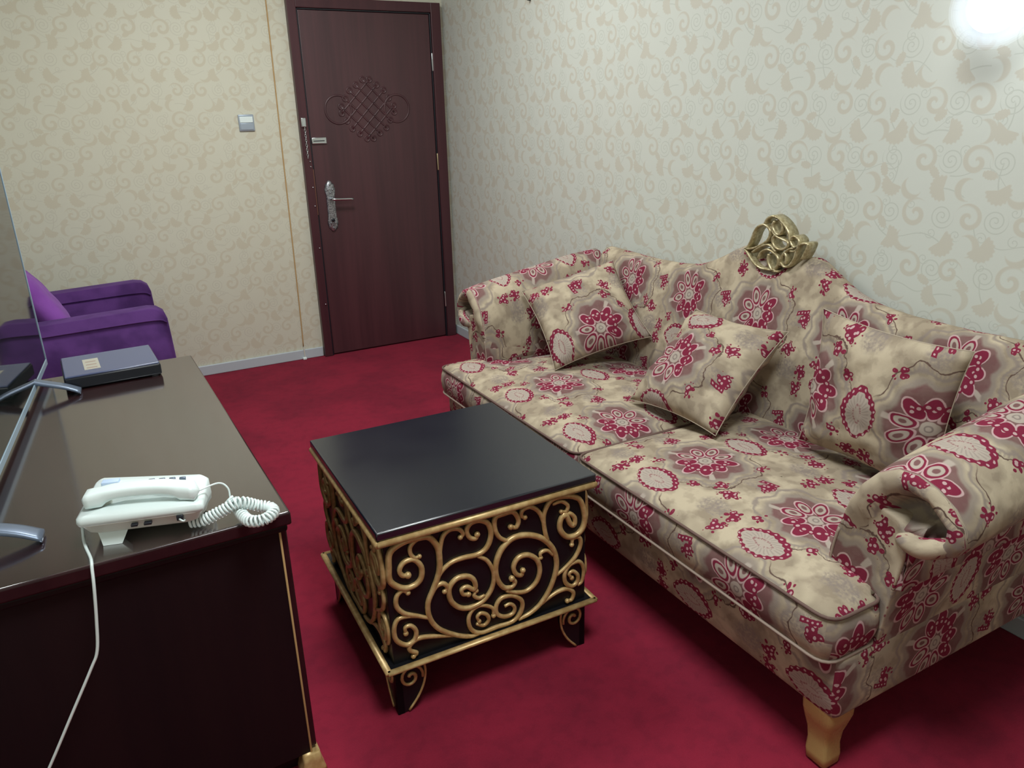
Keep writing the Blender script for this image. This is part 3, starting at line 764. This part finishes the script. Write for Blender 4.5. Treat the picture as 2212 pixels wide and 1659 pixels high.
# loose pillows
def pillow(name, label, c, ex, ey, size, thick, uvf, seed):
    ex = Vector(ex).normalized(); ey = Vector(ey); ey = (ey - ex * ey.dot(ex)).normalized(); n = ex.cross(ey)
    Mx = Matrix(((ex.x, ey.x, n.x, c[0]), (ex.y, ey.y, n.y, c[1]), (ex.z, ey.z, n.z, c[2]), (0, 0, 0, 1)))
    N = 28; V = []; UV = []; idx = {}
    for side in (1, -1):
        for i in range(N + 1):
            for j in range(N + 1):
                a, b = i / N * 2 - 1, j / N * 2 - 1
                edge = i in (0, N) or j in (0, N)
                if side == -1 and edge: idx[(side, i, j)] = idx[(1, i, j)]; continue
                t = (max(0, 1 - a * a) ** 0.48) * (max(0, 1 - b * b) ** 0.48)
                x = a * (1 - 0.085 * (1 - b * b)) * size / 2; y = b * (1 - 0.085 * (1 - a * a)) * size / 2
                q = Vector((a * 2.2 + seed, b * 2.2, side))
                wr = mnoise.noise(q) * 0.020 + 0.007 * math.sin((a + b) * 18) * (abs(a * b) ** 1.5) + 0.008 * mnoise.noise(Vector((a * 6, b * 6 + seed, side * 3)))
                z = side * (thick / 2 * t + wr * min(1, t * 2.5))
                idx[(side, i, j)] = len(V); V.append((x, y, z)); UV.append(uvf(x, y) if side == 1 else uvf(-x + 0.2, y))
    F = []
    for side in (1, -1):
        for i in range(N):
            for j in range(N):
                q = [idx[(side, i, j)], idx[(side, i + 1, j)], idx[(side, i + 1, j + 1)], idx[(side, i, j + 1)]]
                F.append(q if side == 1 else q[::-1])
    o = mesh(name, V, F, M_FAB, None, uv=UV); o.matrix_world = Mx
    PM[o.name] = Mx
    tag(o, label, 'pillow', 'loose pillows in the sofa fabric')
    # knotted corner tufts
    B = [V[idx[(1, i, 0)]] for i in range(N + 1)] + [V[idx[(1, N, j)]] for j in range(1, N + 1)] + [V[idx[(1, i, N)]] for i in range(N - 1, -1, -1)] + [V[idx[(1, 0, j)]] for j in range(N - 1, 0, -1)]
    v, f = tubedata([Vector(p) for p in B], 0.0016, 6, True)
    mesh('seam', v, f, M_TANF, o, local=True)
    return o
pillow('throw_pillow', 'patterned throw pillow at the far end of the sofa, leaning on the far arm', (-0.425, -2.215, 0.678), (0.909, -0.318, 0.269), (0.091, 0.781, 0.617), 0.415, 0.185, lambda x, y: (y + 0.13, x - 0.02), 1.3)
pillow('throw_pillow', 'middle patterned throw pillow, lying tilted in front of the sofa crest', (-0.42, -2.924, 0.640), (0.041, -0.999, 0.021), (0.728, 0.044, 0.684), 0.415, 0.175, lambda x, y: (x + 0.065, y + 0.03), 4.1)
pillow('throw_pillow', 'patterned throw pillow standing beside the near arm of the sofa', (-0.350, -3.520, 0.700), (0.110, -0.990, -0.069), (0.02, -0.081, 0.992), 0.415, 0.160, lambda x, y: (y + 0.01, x + 0.175), 7.7)
# ---------------------------------------------------------------- black and gold side table
TX, TY, TA, TW, TD, TH, TM = -1.387, -2.928, -0.018, 0.612, 0.624, 0.554, 0.157
tab = thing('side_table', 'square black lacquered side table with gold scrollwork, standing before the sofa', 'table', (TX, TY, 0), TA)
hw, hd = TW / 2, TD / 2; bw, bd = hw - 0.020, hd - 0.020
def lp(pts): return pts
v, f = boxdata((-hw, -hd, TH - 0.022), (hw, hd, TH), 0.004); mesh('tabletop', v, f, M_BLACK, tab, local=True, flat_angle=0.9)
v, f = boxdata((-bw, -bd, TM), (bw, bd, TH - 0.02), 0.003); body = mesh('body', v, f, M_BLACKS, tab, local=True, smooth=False)
def mould(z, out, r, flat):
    c = [(-out, -out0) for out0 in (0,)]
    P = [Vector((-hw + out, -hd + out, z)), Vector((hw - out, -hd + out, z)), Vector((hw - out, hd - out, z)), Vector((-hw + out, hd - out, z))]
    ds = []
    for a, b in zip(P, P[1:] + P[:1]):
        t = (b - a).normalized()
        ds.append(tubedata([a - t * r * 0.3, b + t * r * 0.3], r, 10, up=Vector((0, 0, 1)), ry=flat))
    return join(*ds)
mesh('top_moulding', *mould(TH - 0.032, 0.004, 0.0095, 1.0), M_GOLD, tab, local=True)
mesh('bottom_moulding', *mould(TM, 0.000, 0.010, 0.62), M_GOLD, tab, local=True)
v, f = boxdata((-hw + 0.004, -hd + 0.004, TM - 0.005), (hw - 0.004, hd - 0.004, TM + 0.004), 0.001); mesh('ledge', v, f, M_BLACKS, tab, local=True, smooth=False)
# scrollwork traced on the front face (numbers are positions read off a 2.273x enlargement)
TM4 = PM[tab.name]; ti4 = TM4.inverted(); nw = (TM4.to_3x3() @ Vector((0, -1, 0)))
pf = TM4 @ Vector((0, -bd - 0.004, 0)); cpl = nw.dot(pf)
def face(a, b):
    p = ti4 @ on(640 + a / 2.273, 850 + b / 2.273, tuple(nw), cpl); return (p.x, p.z)
CUR = [
 ([(548, 892), (520, 893), (506, 868), (527, 830), (575, 815), (612, 848), (612, 905), (578, 942), (522, 955), (462, 925), (440, 862), (460, 780), (520, 715), (592, 694), (650, 706), (692, 752), (703, 820), (698, 885), (672, 960), (646, 1030), (655, 1100), (700, 1155), (780, 1185), (850, 1192), (900, 1186)], 1.0),
 ([(604, 800), (580, 806), (560, 785), (560, 752), (585, 722), (620, 708), (655, 712)], 0.7),
 ([(805, 706), (818, 688), (795, 664), (752, 668), (720, 700), (708, 750), (704, 820)], 0.8),
 ([(888, 692), (880, 712), (850, 706), (836, 672), (855, 630), (900, 612), (942, 640), (955, 695), (935, 755), (890, 790), (820, 806), (760, 830), (712, 875), (680, 940)], 0.9),
 ([(845, 985), (818, 985), (812, 962), (838, 948), (868, 962), (880, 945), (868, 912), (832, 896), (782, 912), (750, 960), (760, 1018), (805, 1052), (862, 1048), (922, 1012), (962, 950), (968, 880), (938, 822), (890, 797)], 0.9),
 ([(884, 968), (872, 990), (895, 1004), (925, 990)], 0.7),
 ([(728, 972), (742, 950), (718, 932), (685, 950), (660, 1000)], 0.8),
 ([(548, 978), (520, 968), (492, 998), (492, 1045), (530, 1080), (595, 1092), (660, 1104)], 0.8),
 ([(538, 1178), (535, 1150), (562, 1140), (588, 1165), (580, 1210), (540, 1234), (490, 1210), (474, 1155), (500, 1108), (548, 1094), (600, 1094)], 0.8),
 ([(575, 1290), (592, 1272), (560, 1262), (556, 1238), (590, 1206), (640, 1194), (710, 1190), (770, 1188)], 0.8),
 ([(898, 1118), (888, 1098), (905, 1078), (936, 1086), (944, 1112), (920, 1138), (884, 1130)], 0.7),
 ([(968, 1090), (962, 1052), (905, 1040), (862, 1066), (845, 1112), (860, 1158), (905, 1178), (985, 1162), (1060, 1125), (1100, 1075), (1108, 1020), (1065, 992), (1010, 1002), (982, 1040), (985, 1080), (1020, 1095), (1062, 1080), (1072, 1050), (1050, 1032), (1022, 1045)], 0.8),
 ([(1058, 908), (1074, 925), (1055, 950), (1015, 950), (985, 905), (980, 840), (1005, 768), (1058, 712), (1125, 695), (1195, 706), (1245, 742), (1272, 795), (1275, 862), (1248, 950), (1200, 1030), (1145, 1080), (1090, 1122)], 1.0),
 ([(1112, 868), (1105, 892), (1078, 885), (1066, 850), (1088, 808), (1135, 792), (1180, 815), (1195, 868), (1178, 925), (1132, 968), (1080, 976), (1030, 966)], 0.9),
 ([(1200, 806), (1200, 782), (1232, 770), (1262, 795)], 0.7),
 ([(1052, 655), (1080, 655), (1090, 618), (1062, 580), (1012, 570), (976, 610), (974, 665), (1000, 708), (1050, 728)], 0.9),
 ([(1122, 608), (1104, 600), (1112, 570), (1150, 556), (1192, 582), (1215, 640), (1228, 712)], 0.8),
 ([(1312, 600), (1340, 588), (1365, 608), (1365, 642), (1345, 640), (1320, 590), (1296, 625), (1296, 670), (1332, 704), (1382, 688), (1415, 642), (1420, 580), (1388, 518), (1322, 492), (1252, 520), (1216, 590), (1218, 665), (1236, 730)], 1.0),
 ([(1300, 580), (1325, 578), (1332, 548), (1300, 530), (1258, 545)], 0.7),
 ([(1352, 742), (1358, 712), (1388, 705), (1395, 742), (1370, 800), (1325, 850), (1278, 892)], 0.8),
 ([(1352, 905), (1338, 885), (1358, 872), (1380, 890), (1378, 925), (1348, 945), (1320, 925), (1318, 880), (1345, 838), (1390, 825), (1414, 860), (1402, 920), (1380, 940)], 0.8),
 ([(1330, 1018), (1352, 1010), (1360, 975), (1330, 958), (1285, 972), (1235, 1005), (1205, 1032)], 0.8)]
BASE_R = 0.0080
def curls(to3, nrm):
    ds = []
    for pts, k in CUR:
        P = []
        for a, b in pts:
            s, z = face(a, b); s = max(-bw + 0.008, min(bw - 0.008, s)); z = max(TM + 0.012, min(TH - 0.05, z)); P.append(to3(s, z))
        P = catmull(P, 4)
        ds.append(tubedata(P, lambda t, k=k: BASE_R * k * (0.75 + 0.3 * math.sin(math.pi * t)), 7, up=nrm, ry=1.0))
        # bead at the start of each curl
        a = P[0]; n6 = 8; rb = BASE_R * k * 1.15
        rings = [[(a + nrm * (rb * math.cos(math.pi * j / 6)) + nrm.orthogonal().normalized() * (rb * math.sin(math.pi * j / 6) * math.cos(TAU * i / n6)) + nrm.cross(nrm.orthogonal()).normalized() * (rb * math.sin(math.pi * j / 6) * math.sin(TAU * i / n6))) for i in range(n6)] for j in range(1, 6)]
        ds.append(fixn(loft(rings)))
    return join(*ds)
mesh('front_scrollwork', *curls(lambda s, z: Vector((s, -bd - 0.004, z)), Vector((0, -1, 0))), M_GOLD, tab, local=True)
mesh('side_scrollwork', *curls(lambda s, z: Vector((-bw - 0.004, -s * bd / bw, z)), Vector((-1, 0, 0))), M_GOLD, tab, local=True)
mesh('side_scrollwork', *curls(lambda s, z: Vector((bw + 0.004, s * bd / bw, z)), Vector((1, 0, 0))), M_GOLD, tab, local=True)
# bracket feet: two boards meeting at the corner, each with a gilt scroll
def bracket(sx, sy):
    out = [(0.0, 0.0), (0.026, 0.003), (0.036, 0.010), (0.055, 0.035), (0.072, 0.070), (0.080, 0.105), (0.078, 0.135), (0.070, 0.153), (0.0, 0.153)]
    parts = []
    def board(f0, nrm, th=0.018):
        rings = [[f0(a, z) for a, z in out], [f0(a, z) - nrm * th for a, z in out]]
        return fixn(loft(rings))
    x_, y_ = sx * (bw), sy * (bd)
    fF = lambda a, z: Vector((x_ - sx * a, y_, z)); nF = Vector((0, sy, 0))
    fS = lambda a, z: Vector((x_, y_ - sy * a, z)); nS = Vector((sx, 0, 0))
    lg = mesh('leg', *join(board(fF, nF), board(fS, nS)), M_BLACKS, tab, local=True, smooth=False)
    g = []
    for fn_, nn in ((fF, nF), (fS, nS)):
        edge = catmull([fn_(a, z) + nn * 0.001 for a, z in ((0.030, 0.006), (0.055, 0.036), (0.073, 0.070), (0.081, 0.105), (0.079, 0.135), (0.070, 0.150))], 4)
        g.append(tubedata(edge, 0.0035, 6, up=nn))
        c = (0.040, 0.108); sp = []
        for i in range(26):
            t = i / 25; an = 0.6 + t * 2.9 * math.pi; rr = 0.006 + 0.032 * t
            sp.append(fn_(c[0] - rr * 0.9 * math.cos(an), c[1] + rr * math.sin(an)) + nn * 0.002)
        g.append(tubedata(sp, lambda t: 0.0055 - 0.0015 * t, 6, up=nn))
    mesh('gilt_scroll', *join(*g), M_GOLD, lg, local=True)
for sx in (-1, 1):
    for sy in (-1, 1): bracket(sx, sy)
# ---------------------------------------------------------------- dark console with what stands on it
KX, KY, KA, KH, KL, KW = -1.891, -3.292, 0.022, 0.698, 1.302, 0.64
KM = Matrix.Translation((KX, KY, 0)) @ Matrix.Rotation(KA, 4, 'Z')
con = thing('console', 'dark mahogany console cabinet with a glossy top, along the left side', 'cabinet', M=KM)
v, f = boxdata((-KW, 0, KH - 0.030), (0, KL, KH), 0.005, 3); ktop = mesh('top', v, f, M_CONS, con, local=True, flat_angle=1.0)
ktop.data.materials.append(M_CONSE)
for p in ktop.data.polygons: p.material_index = 0 if p.normal.z > 0.95 else 1
v, f = boxdata((-KW + 0.008, 0.008, KH - 0.048), (-0.008, KL - 0.008, KH - 0.029), 0.006, 2); mesh('edge_moulding', v, f, M_CONSB, con, local=True, flat_angle=1.0)
v, f = boxdata((-KW + 0.022, 0.022, 0.05), (-0.024, KL - 0.022, KH - 0.046), 0.002); mesh('carcass', v, f, M_CONSB, con, local=True, smooth=False)
v, f = boxdata((-KW + 0.05, 0.05, 0.0), (-0.05, KL - 0.05, 0.052), 0.002); mesh('plinth', v, f, M_CONSB, con, local=True, smooth=False)
for k in range(3):
    y0 = 0.028 + k * 0.416; y1 = y0 + 0.408
    v, f = boxdata((-0.025, y0, 0.06), (-0.008, y1, KH - 0.052), 0.003); dr = mesh('door', v, f, M_CONSE, con, local=True, flat_angle=1.0)
    v, f = tubedata([Vector((-0.006, y0 + 0.36, 0.33)), Vector((0.012, y0 + 0.36, 0.33)), Vector((0.012, y0 + 0.36, 0.45)), Vector((-0.006, y0 + 0.36, 0.45))], 0.005, 8); mesh('handle', v, f, M_BRASS, dr, local=True)
v, f = boxdata((-0.026, 0.0195, 0.05), (-0.0215, 0.0235, KH - 0.047), 0.001); tag(mesh('corner_edging', v, f, M_SEAM, con, local=True), 'thin tan edging on the corner')
for (x, y) in ((-0.045, 0.012), (-0.045, KL - 0.052), (-KW + 0.01, 0.012), (-KW + 0.01, KL - 0.052)):
    R = [[(x + 0.020 + px, y + 0.020 + py, z) for px, py in rrect(w, w, 0.006, 3)] for z, w in ((0.0, 0.060), (0.010, 0.056), (0.030, 0.042), (0.052, 0.040))]
    mesh('foot', *fixn(loft(R)), M_GOLD, con, local=True)
# television
A_, B_ = Vector((-2.351, -1.935, 0)), Vector((-2.424, -2.800, 0))
td = (B_ - A_).normalized(); ang = math.atan2(td.y, td.x)
TVM = Matrix.Translation((A_.x, A_.y, KH)) @ Matrix.Rotation(ang, 4, 'Z')      # local x runs along the set towards the camera, +y is the screen side
tv = thing('television', 'large flat television with a thin silver frame, seen edge-on at the left', 'television', M=TVM)
TL, T0, T1 = 1.260, 0.030, 0.740
v, f = boxdata((0, -0.028, T0), (TL, 0.0, T1), 0.003); mesh('housing', v, f, M_DARK, tv, local=True, flat_angle=0.9)
v, f = boxdata((0.012, -0.0015, T0 + 0.017), (TL - 0.012, 0.0012, T1 - 0.008), 0.0); mesh('screen', v, f, M_SCREEN, tv, local=True, smooth=False)
bz = join(boxdata((-0.001, -0.014, T0 - 0.001), (TL + 0.001, 0.0032, T0 + 0.0175), 0.0015), boxdata((-0.001, -0.014, T1 - 0.0085), (TL + 0.001, 0.0032, T1 + 0.001), 0.0015),
          boxdata((-0.001, -0.014, T0), (0.0075, 0.0032, T1), 0.001), boxdata((TL - 0.0075, -0.014, T0), (TL + 0.001, 0.0032, T1), 0.001))
mesh('frame', *bz, M_TVF, tv, local=True, flat_angle=0.9)
for x in (0.262, TL - 0.070):
    for s in (1, -1):
        P = [Vector((x, s * 0.0 - 0.014, 0.055)), Vector((x + 0.004, s * 0.03 - 0.010, 0.043)), Vector((x + 0.010, s * 0.075, 0.026)), Vector((x + 0.016, s * 0.115, 0.0080))]
        P = catmull(P, 4)
        R = []
        for i, p in enumerate(P):
            t = i / (len(P) - 1); w = 0.019 + 0.004 * t; h = 0.0070 - 0.0020 * t
            R.append([(p.x + w * a, p.y, p.z + h * b) for a, b in ((-1, -0.6), (-0.6, -1), (0.6, -1), (1, -0.6), (1, 0.6), (0.6, 1), (-0.6, 1), (-1, 0.6))])
        mesh('foot', *fixn(loft(R)), M_TVFOOT, tv, local=True)
# flat black box with a label
bx = thing('cable_box', 'flat black box with a small beige label, on the far end of the console', 'box', (-2.17, -2.062, KH), 0.05)
v, f = boxdata((-0.136, -0.118, 0.003), (0.136, 0.124, 0.040), 0.006, 3); mesh('body', v, f, M_DARK, bx, local=True, flat_angle=1.0)
v, f = boxdata((-0.133, -0.115, 0.038), (0.133, 0.121, 0.0445), 0.003, 2); mesh('lid', v, f, M_BOXTOP, bx, local=True, flat_angle=1.0)
v, f = boxdata((-0.075, -0.070, 0.0442), (-0.030, 0.055, 0.0450), 0.0); lb = mesh('label', v, f, M_LABEL, bx, local=True, smooth=False)
for i in range(3):
    v, f = boxdata((-0.068, -0.055 + i * 0.035, 0.0449), (-0.038, -0.045 + i * 0.035, 0.0452), 0.0); mesh('print_line', v, f, M_PIPEL, lb, local=True, smooth=False)
for sx in (-1, 1):
    for sy in (-1, 1):
        v, f = boxdata((sx * 0.115 - 0.01, sy * 0.105 - 0.01, 0.0), (sx * 0.115 + 0.01, sy * 0.105 + 0.01, 0.004), 0.001); mesh('rubber_foot', v, f, M_BLACKS, bx, local=True)
# ---------------------------------------------------------------- telephone
PHM = Matrix.Translation((-2.143, -3.188, KH)) @ Matrix.Rotation(-0.26, 4, 'Z')
ph = thing('telephone', 'white corded desk telephone with its handset across the top, on the console', 'telephone', M=PHM)
W_, D_ = 0.228, 0.168
# local: x right, y away from the camera, z up
def sect(w, d, z0, arch, cy=0.0, r=0.012, tilt=0.0):
    out = []
    for px, py in rrect(w, d, r, 5):
        z = z0 + arch * (1 - (px / (w / 2)) ** 2) + tilt * (-(py) / d)
        yb = -0.010 * (1 - (px / (w / 2)) ** 2) if py < 0 else 0.012 * (1 - (px / (w / 2)) ** 2)
        yy = py + cy + yb
        yy -= (px / W_ + 0.5) * 0.050 * max(0.0, yy / D_ + 0.5)
        z += 0.026 * max(0.0, py / d + 0.1) * (z > 0.05)
        out.append((px, yy, z))
    return out
W_, D_ = 0.228, 0.168
R = [sect(W_ - 0.05, D_ - 0.04, 0.012, 0, tilt=0.030), sect(W_ - 0.030, D_ - 0.026, 0.016, 0, tilt=0.034), sect(W_ - 0.014, D_ - 0.010, 0.034, 0.003, tilt=0.030),
     sect(W_ - 0.004, D_ - 0.002, 0.038, 0.004, tilt=0.028), sect(W_, D_, 0.048, 0.005, tilt=0.020), sect(W_ - 0.002, D_ - 0.002, 0.060, 0.007, tilt=0.012), sect(W_ - 0.014, D_ - 0.014, 0.065, 0.009, tilt=0.010), sect(W_ - 0.09, D_ - 0.09, 0.066, 0.010, tilt=0.008), sect(0.02, 0.012, 0.0665, 0.010, r=0.004, tilt=0.0)]
pb = mesh('body', *fixn(loft(R[3:])), M_WHITE, ph, local=True)
mesh('lower_case', *fixn(loft(R[:4])), M_WHITE2, ph, local=True)
# lower tray in cream, foot, sockets
v, f = boxdata((-0.098, -0.070, 0.022), (0.095, 0.060, 0.040), 0.006); v = [Vector((p.x, p.y, p.z - 0.006 - p.y * 0.12)) for p in v]; 
R = [[(x0_, -0.012 - 0.036, 0.034), (x1_, -0.012 - 0.036, 0.034), (x1_, -0.030, 0.034), (x0_, -0.030, 0.034)] for x0_, x1_ in ((-0.086, -0.020),)]
ft = fixn(loft([[(-0.088, -0.058, 0.036), (-0.026, -0.058, 0.036), (-0.026, -0.040, 0.036), (-0.088, -0.040, 0.036)], [(-0.082, -0.066, 0.016), (-0.036, -0.066, 0.016), (-0.036, -0.046, 0.016), (-0.082, -0.046, 0.016)], [(-0.078, -0.072, 0.0005), (-0.044, -0.072, 0.0005), (-0.044, -0.052, 0.0005), (-0.078, -0.052, 0.0005)]]))
mesh('stand_foot', *ft, M_WHITE, ph, local=True, smooth=False)
v, f = boxdata((-0.075, 0.055, 0.0005), (0.075, 0.068, 0.016), 0.003); mesh('stand_foot', v, f, M_WHITE, ph, local=True)
for x, w in ((-0.012, 0.012), (0.012, 0.014), (0.070, 0.012)):
    v, f = boxdata((x - w / 2, -0.0895 if x < 0.05 else -0.089, 0.041), (x + w / 2, -0.080, 0.046 if x < 0.05 else 0.052), 0.001); mesh('socket', v, f, M_DARK, ph, local=True)
# buttons
for i in range(4):
    v, f = boxdata((0.000 + i * 0.020, 0.020 - i * 0.003, 0.070), (0.012 + i * 0.020, 0.027 - i * 0.003, 0.0855), 0.0015); tag(mesh('button', v, f, M_TVFOOT, ph, local=True), 'grey button')
v, f = boxdata((-0.090, 0.030, 0.066), (-0.058, 0.048, 0.0862), 0.001); mesh('printed_badge', v, f, M_PRINT, ph, local=True)
# handset
R = []
for i in range(25):
    t = i / 24 * 2 - 1; x = t * 0.108
    bot = 0.072 + 0.016 * max(0, 1 - (abs(t) / 0.66) ** 6); top = 0.099 + 0.0100 * (1 - t * t)
    e = max(0.0, (abs(t) - 0.90) / 0.10); k = math.sqrt(max(0.02, 1 - e * e))
    w = (0.047 - 0.008 * (1 - abs(t) ** 2)) * k; mid = (bot + top) / 2; h = (top - bot) / 2 * k
    q = []
    for px, pz in rrect(w, h * 2, min(w, h * 2) * 0.36, 4): q.append((x, -0.047 + px + 0.006 * (1 - t * t) - 0.10 * x, mid + pz))
    R.append(q)
hs = mesh('handset', *fixn(loft(R)), M_WHITE, ph, local=True)
for t in (-0.078, 0.078):
    v, f = tubedata([Vector((t, -0.026, 0.064)), Vector((t, -0.026, 0.078))], 0.019, 18); mesh('cradle_cup', v, f, M_WHITE2, pb, local=True)
# coiled cord (a real helix around a looping path), part of the telephone
hx_ = PHM @ Vector((0.106, -0.056, 0.084)); sk = PHM @ Vector((0.070, -0.092, 0.046))
zt = KH
lead = catmull([hx_, Vector((-2.015, -3.243, 0.776)), Vector((-1.999, -3.246, 0.762)), Vector((-1.998, -3.250, 0.738))], 6)
coilp = catmull([(-1.998, -3.250, 0.738), (-1.990, -3.262, 0.722), (-1.982, -3.300, 0.7125), (-1.972, -3.322, 0.7125), (-1.950, -3.330, 0.714), (-1.929, -3.316, 0.716), (-1.930, -3.290, 0.716), (-1.952, -3.279, 0.722), (-1.985, -3.278, 0.738), (-2.020, -3.272, 0.726), (-2.055, -3.265, 0.7125), (-2.080, -3.259, 0.7125)], 10)
coilp = [Vector((p.x, max(p.y, -3.330), p.z)) for p in coilp]
arc = [0.0]
for a, b in zip(coilp, coilp[1:]): arc.append(arc[-1] + (b - a).length)
tot = arc[-1]; turns = int(tot / 0.0072); HP = []
coilp = [p + Vector((0, 0, 0.002)) for p in coilp]; NS = turns * 12; j = 0; prev = Vector((0, 0, 1))
for i in range(NS + 1):
    s = tot * i / NS
    while j < len(arc) - 2 and arc[j + 1] < s: j += 1
    u = (s - arc[j]) / max(1e-9, arc[j + 1] - arc[j]); p = coilp[j].lerp(coilp[j + 1], u); t = (coilp[j + 1] - coilp[j]).normalized()
    prev = (prev - t * prev.dot(t)).normalized(); w = t.cross(prev); an = TAU * turns * i / NS
    r = 0.0100
    HP.append(p + prev * (r * math.cos(an)) + w * (r * math.sin(an)))
tail = catmull([coilp[-1], Vector((-2.086, -3.256, 0.722)), sk + Vector((0.006, -0.012, 0)), sk], 5)
v, f = join(tubedata(HP, 0.0028, 6), tubedata(lead, 0.0019, 6), tubedata(tail, 0.0019, 6))
mesh('coiled_cord', v, f, M_WHITE, ph)
lc = [PHM @ Vector((-0.112, -0.060, 0.050)), Vector((-2.268, -3.170, 0.722)), Vector((-2.268, -3.215, 0.7035)), Vector((-2.260, -3.270, 0.7010)), Vector((-2.258, -3.292, 0.7010)), Vector((-2.259, -3.303, 0.692)), Vector((-2.262, -3.3125, 0.660)), Vector((-2.271, -3.3135, 0.59)), Vector((-2.282, -3.3135, 0.525)), Vector((-2.300, -3.3135, 0.488)), Vector((-2.350, -3.3135, 0.400)), Vector((-2.410, -3.3135, 0.295)), Vector((-2.470, -3.3135, 0.20)), Vector((-2.53, -3.3135, 0.08)), Vector((-2.56, -3.3135, 0.004)), Vector((-2.64, -3.28, 0.004))]
tag(mesh('telephone_cable', *tubedata(catmull(lc, 6), 0.0030, 7), M_WHITE), 'white telephone cable hanging over the near end of the console', 'cable')
# ---------------------------------------------------------------- purple armchair against the far wall
ch = thing('armchair', 'purple velvet armchair by the far wall behind the console', 'armchair', (-2.28, -0.52, 0))
def soft(lo, hi, r, seg=5, nd=0.004):
    v, f = boxdata(lo, hi, r, seg); return v, f
mesh('base', *soft((-2.66, -0.83, 0.10), (-1.93, -0.21, 0.36), 0.03), M_VELV, ch)
def chair_arm(y0, y1, xf, zt):
    # side outline in x-z, slightly wider at the top like a track arm with a pad
    def prof(k): return [(-2.70 + k, 0.12), (xf - 0.010 - k, 0.12), (xf - 0.004 - k, 0.30), (xf - 0.010 - k, 0.48), (xf - 0.014 - k, zt - 0.060), (xf - 0.024 - k, zt - 0.028), (xf - 0.050 - k, zt - 0.008), (xf - 0.09, zt - 0.001 - k * 0.3), (-2.45, zt - 0.02), (-2.70 + k, zt - 0.02)]
    R = [[(x, y, z) for x, z in prof(k)] for y, k in ((y0, 0.012), (y0 + 0.006, 0.003), (y0 + 0.016, 0.0), (y1 - 0.016, 0.0), (y1 - 0.006, 0.003), (y1, 0.012))]
    return mesh('arm', *fixn(loft(R)), M_VELV, ch)
a1 = chair_arm(-0.850, -0.745, -1.885, 0.632)
a2 = chair_arm(-0.290, -0.185, -1.905, 0.662)
for a, y, xf, zt in ((a1, -0.853, -1.885, 0.632), (a2, -0.293, -1.905, 0.662)):
    P = catmull([(-2.62, y, zt - 0.075), (-2.2, y, zt - 0.062), (xf - 0.07, y, zt - 0.058), (xf - 0.02, y, zt - 0.075)], 5)
    tube('seam', P, 0.004, M_VELV, a, 6)
mesh('seat_cushion', *soft((-2.55, -0.742, 0.345), (-1.93, -0.292, 0.475), 0.04), M_VELV, ch)
v, f = soft((-2.78, -0.84, 0.12), (-2.60, -0.20, 0.86), 0.05)
mesh('backrest', [Vector((p.x - 0.03 * max(0, (p.z - 0.4)), p.y, p.z)) for p in v], f, M_VELV, ch)
for x in (-2.64, -1.98):
    for y in (-0.79, -0.25):
        R = [[(x + px, y + py, z) for px, py in rrect(w, w, 0.005, 2)] for z, w in ((0, 0.03), (0.12, 0.045))]
        mesh('leg', *fixn(loft(R)), M_DARK, ch)
# cushion leaning in the chair
N = 18; V = []; F = []
ex = Vector((0.10, -0.99, 0.0)).normalized(); ey = Vector((-0.50, 0, 0.86)).normalized(); nn = ex.cross(ey); cc = Vector((-2.425, -0.535, 0.665))
for side in (1, -1):
    for i in range(N + 1):
        for j in range(N + 1):
            a, b = i / N * 2 - 1, j / N * 2 - 1
            t = (max(0, 1 - a ** 4) ** 0.6) * (max(0, 1 - b ** 4) ** 0.6)
            wv = 0.006 * mnoise.noise(Vector((a * 3, b * 3, side)))
            V.append(cc + ex * (a * 0.205 * (1 - 0.05 * (1 - b * b))) + ey * (b * 0.205 * (1 - 0.05 * (1 - a * a))) + nn * (side * (0.065 * t + wv * t)))
for sd in range(2):
    for i in range(N):
        for j in range(N):
            o0 = sd * (N + 1) ** 2; q = [o0 + i * (N + 1) + j, o0 + (i + 1) * (N + 1) + j, o0 + (i + 1) * (N + 1) + j + 1, o0 + i * (N + 1) + j + 1]
            F.append(q if sd == 0 else q[::-1])
cu = mesh('chair_cushion', V, F, M_VELVL)
bm = bmesh.new(); bm.from_mesh(cu.data); bmesh.ops.remove_doubles(bm, verts=bm.verts[:], dist=0.0005); bm.to_mesh(cu.data); bm.free()
tag(cu, 'lighter violet cushion leaning back in the purple armchair', 'cushion')
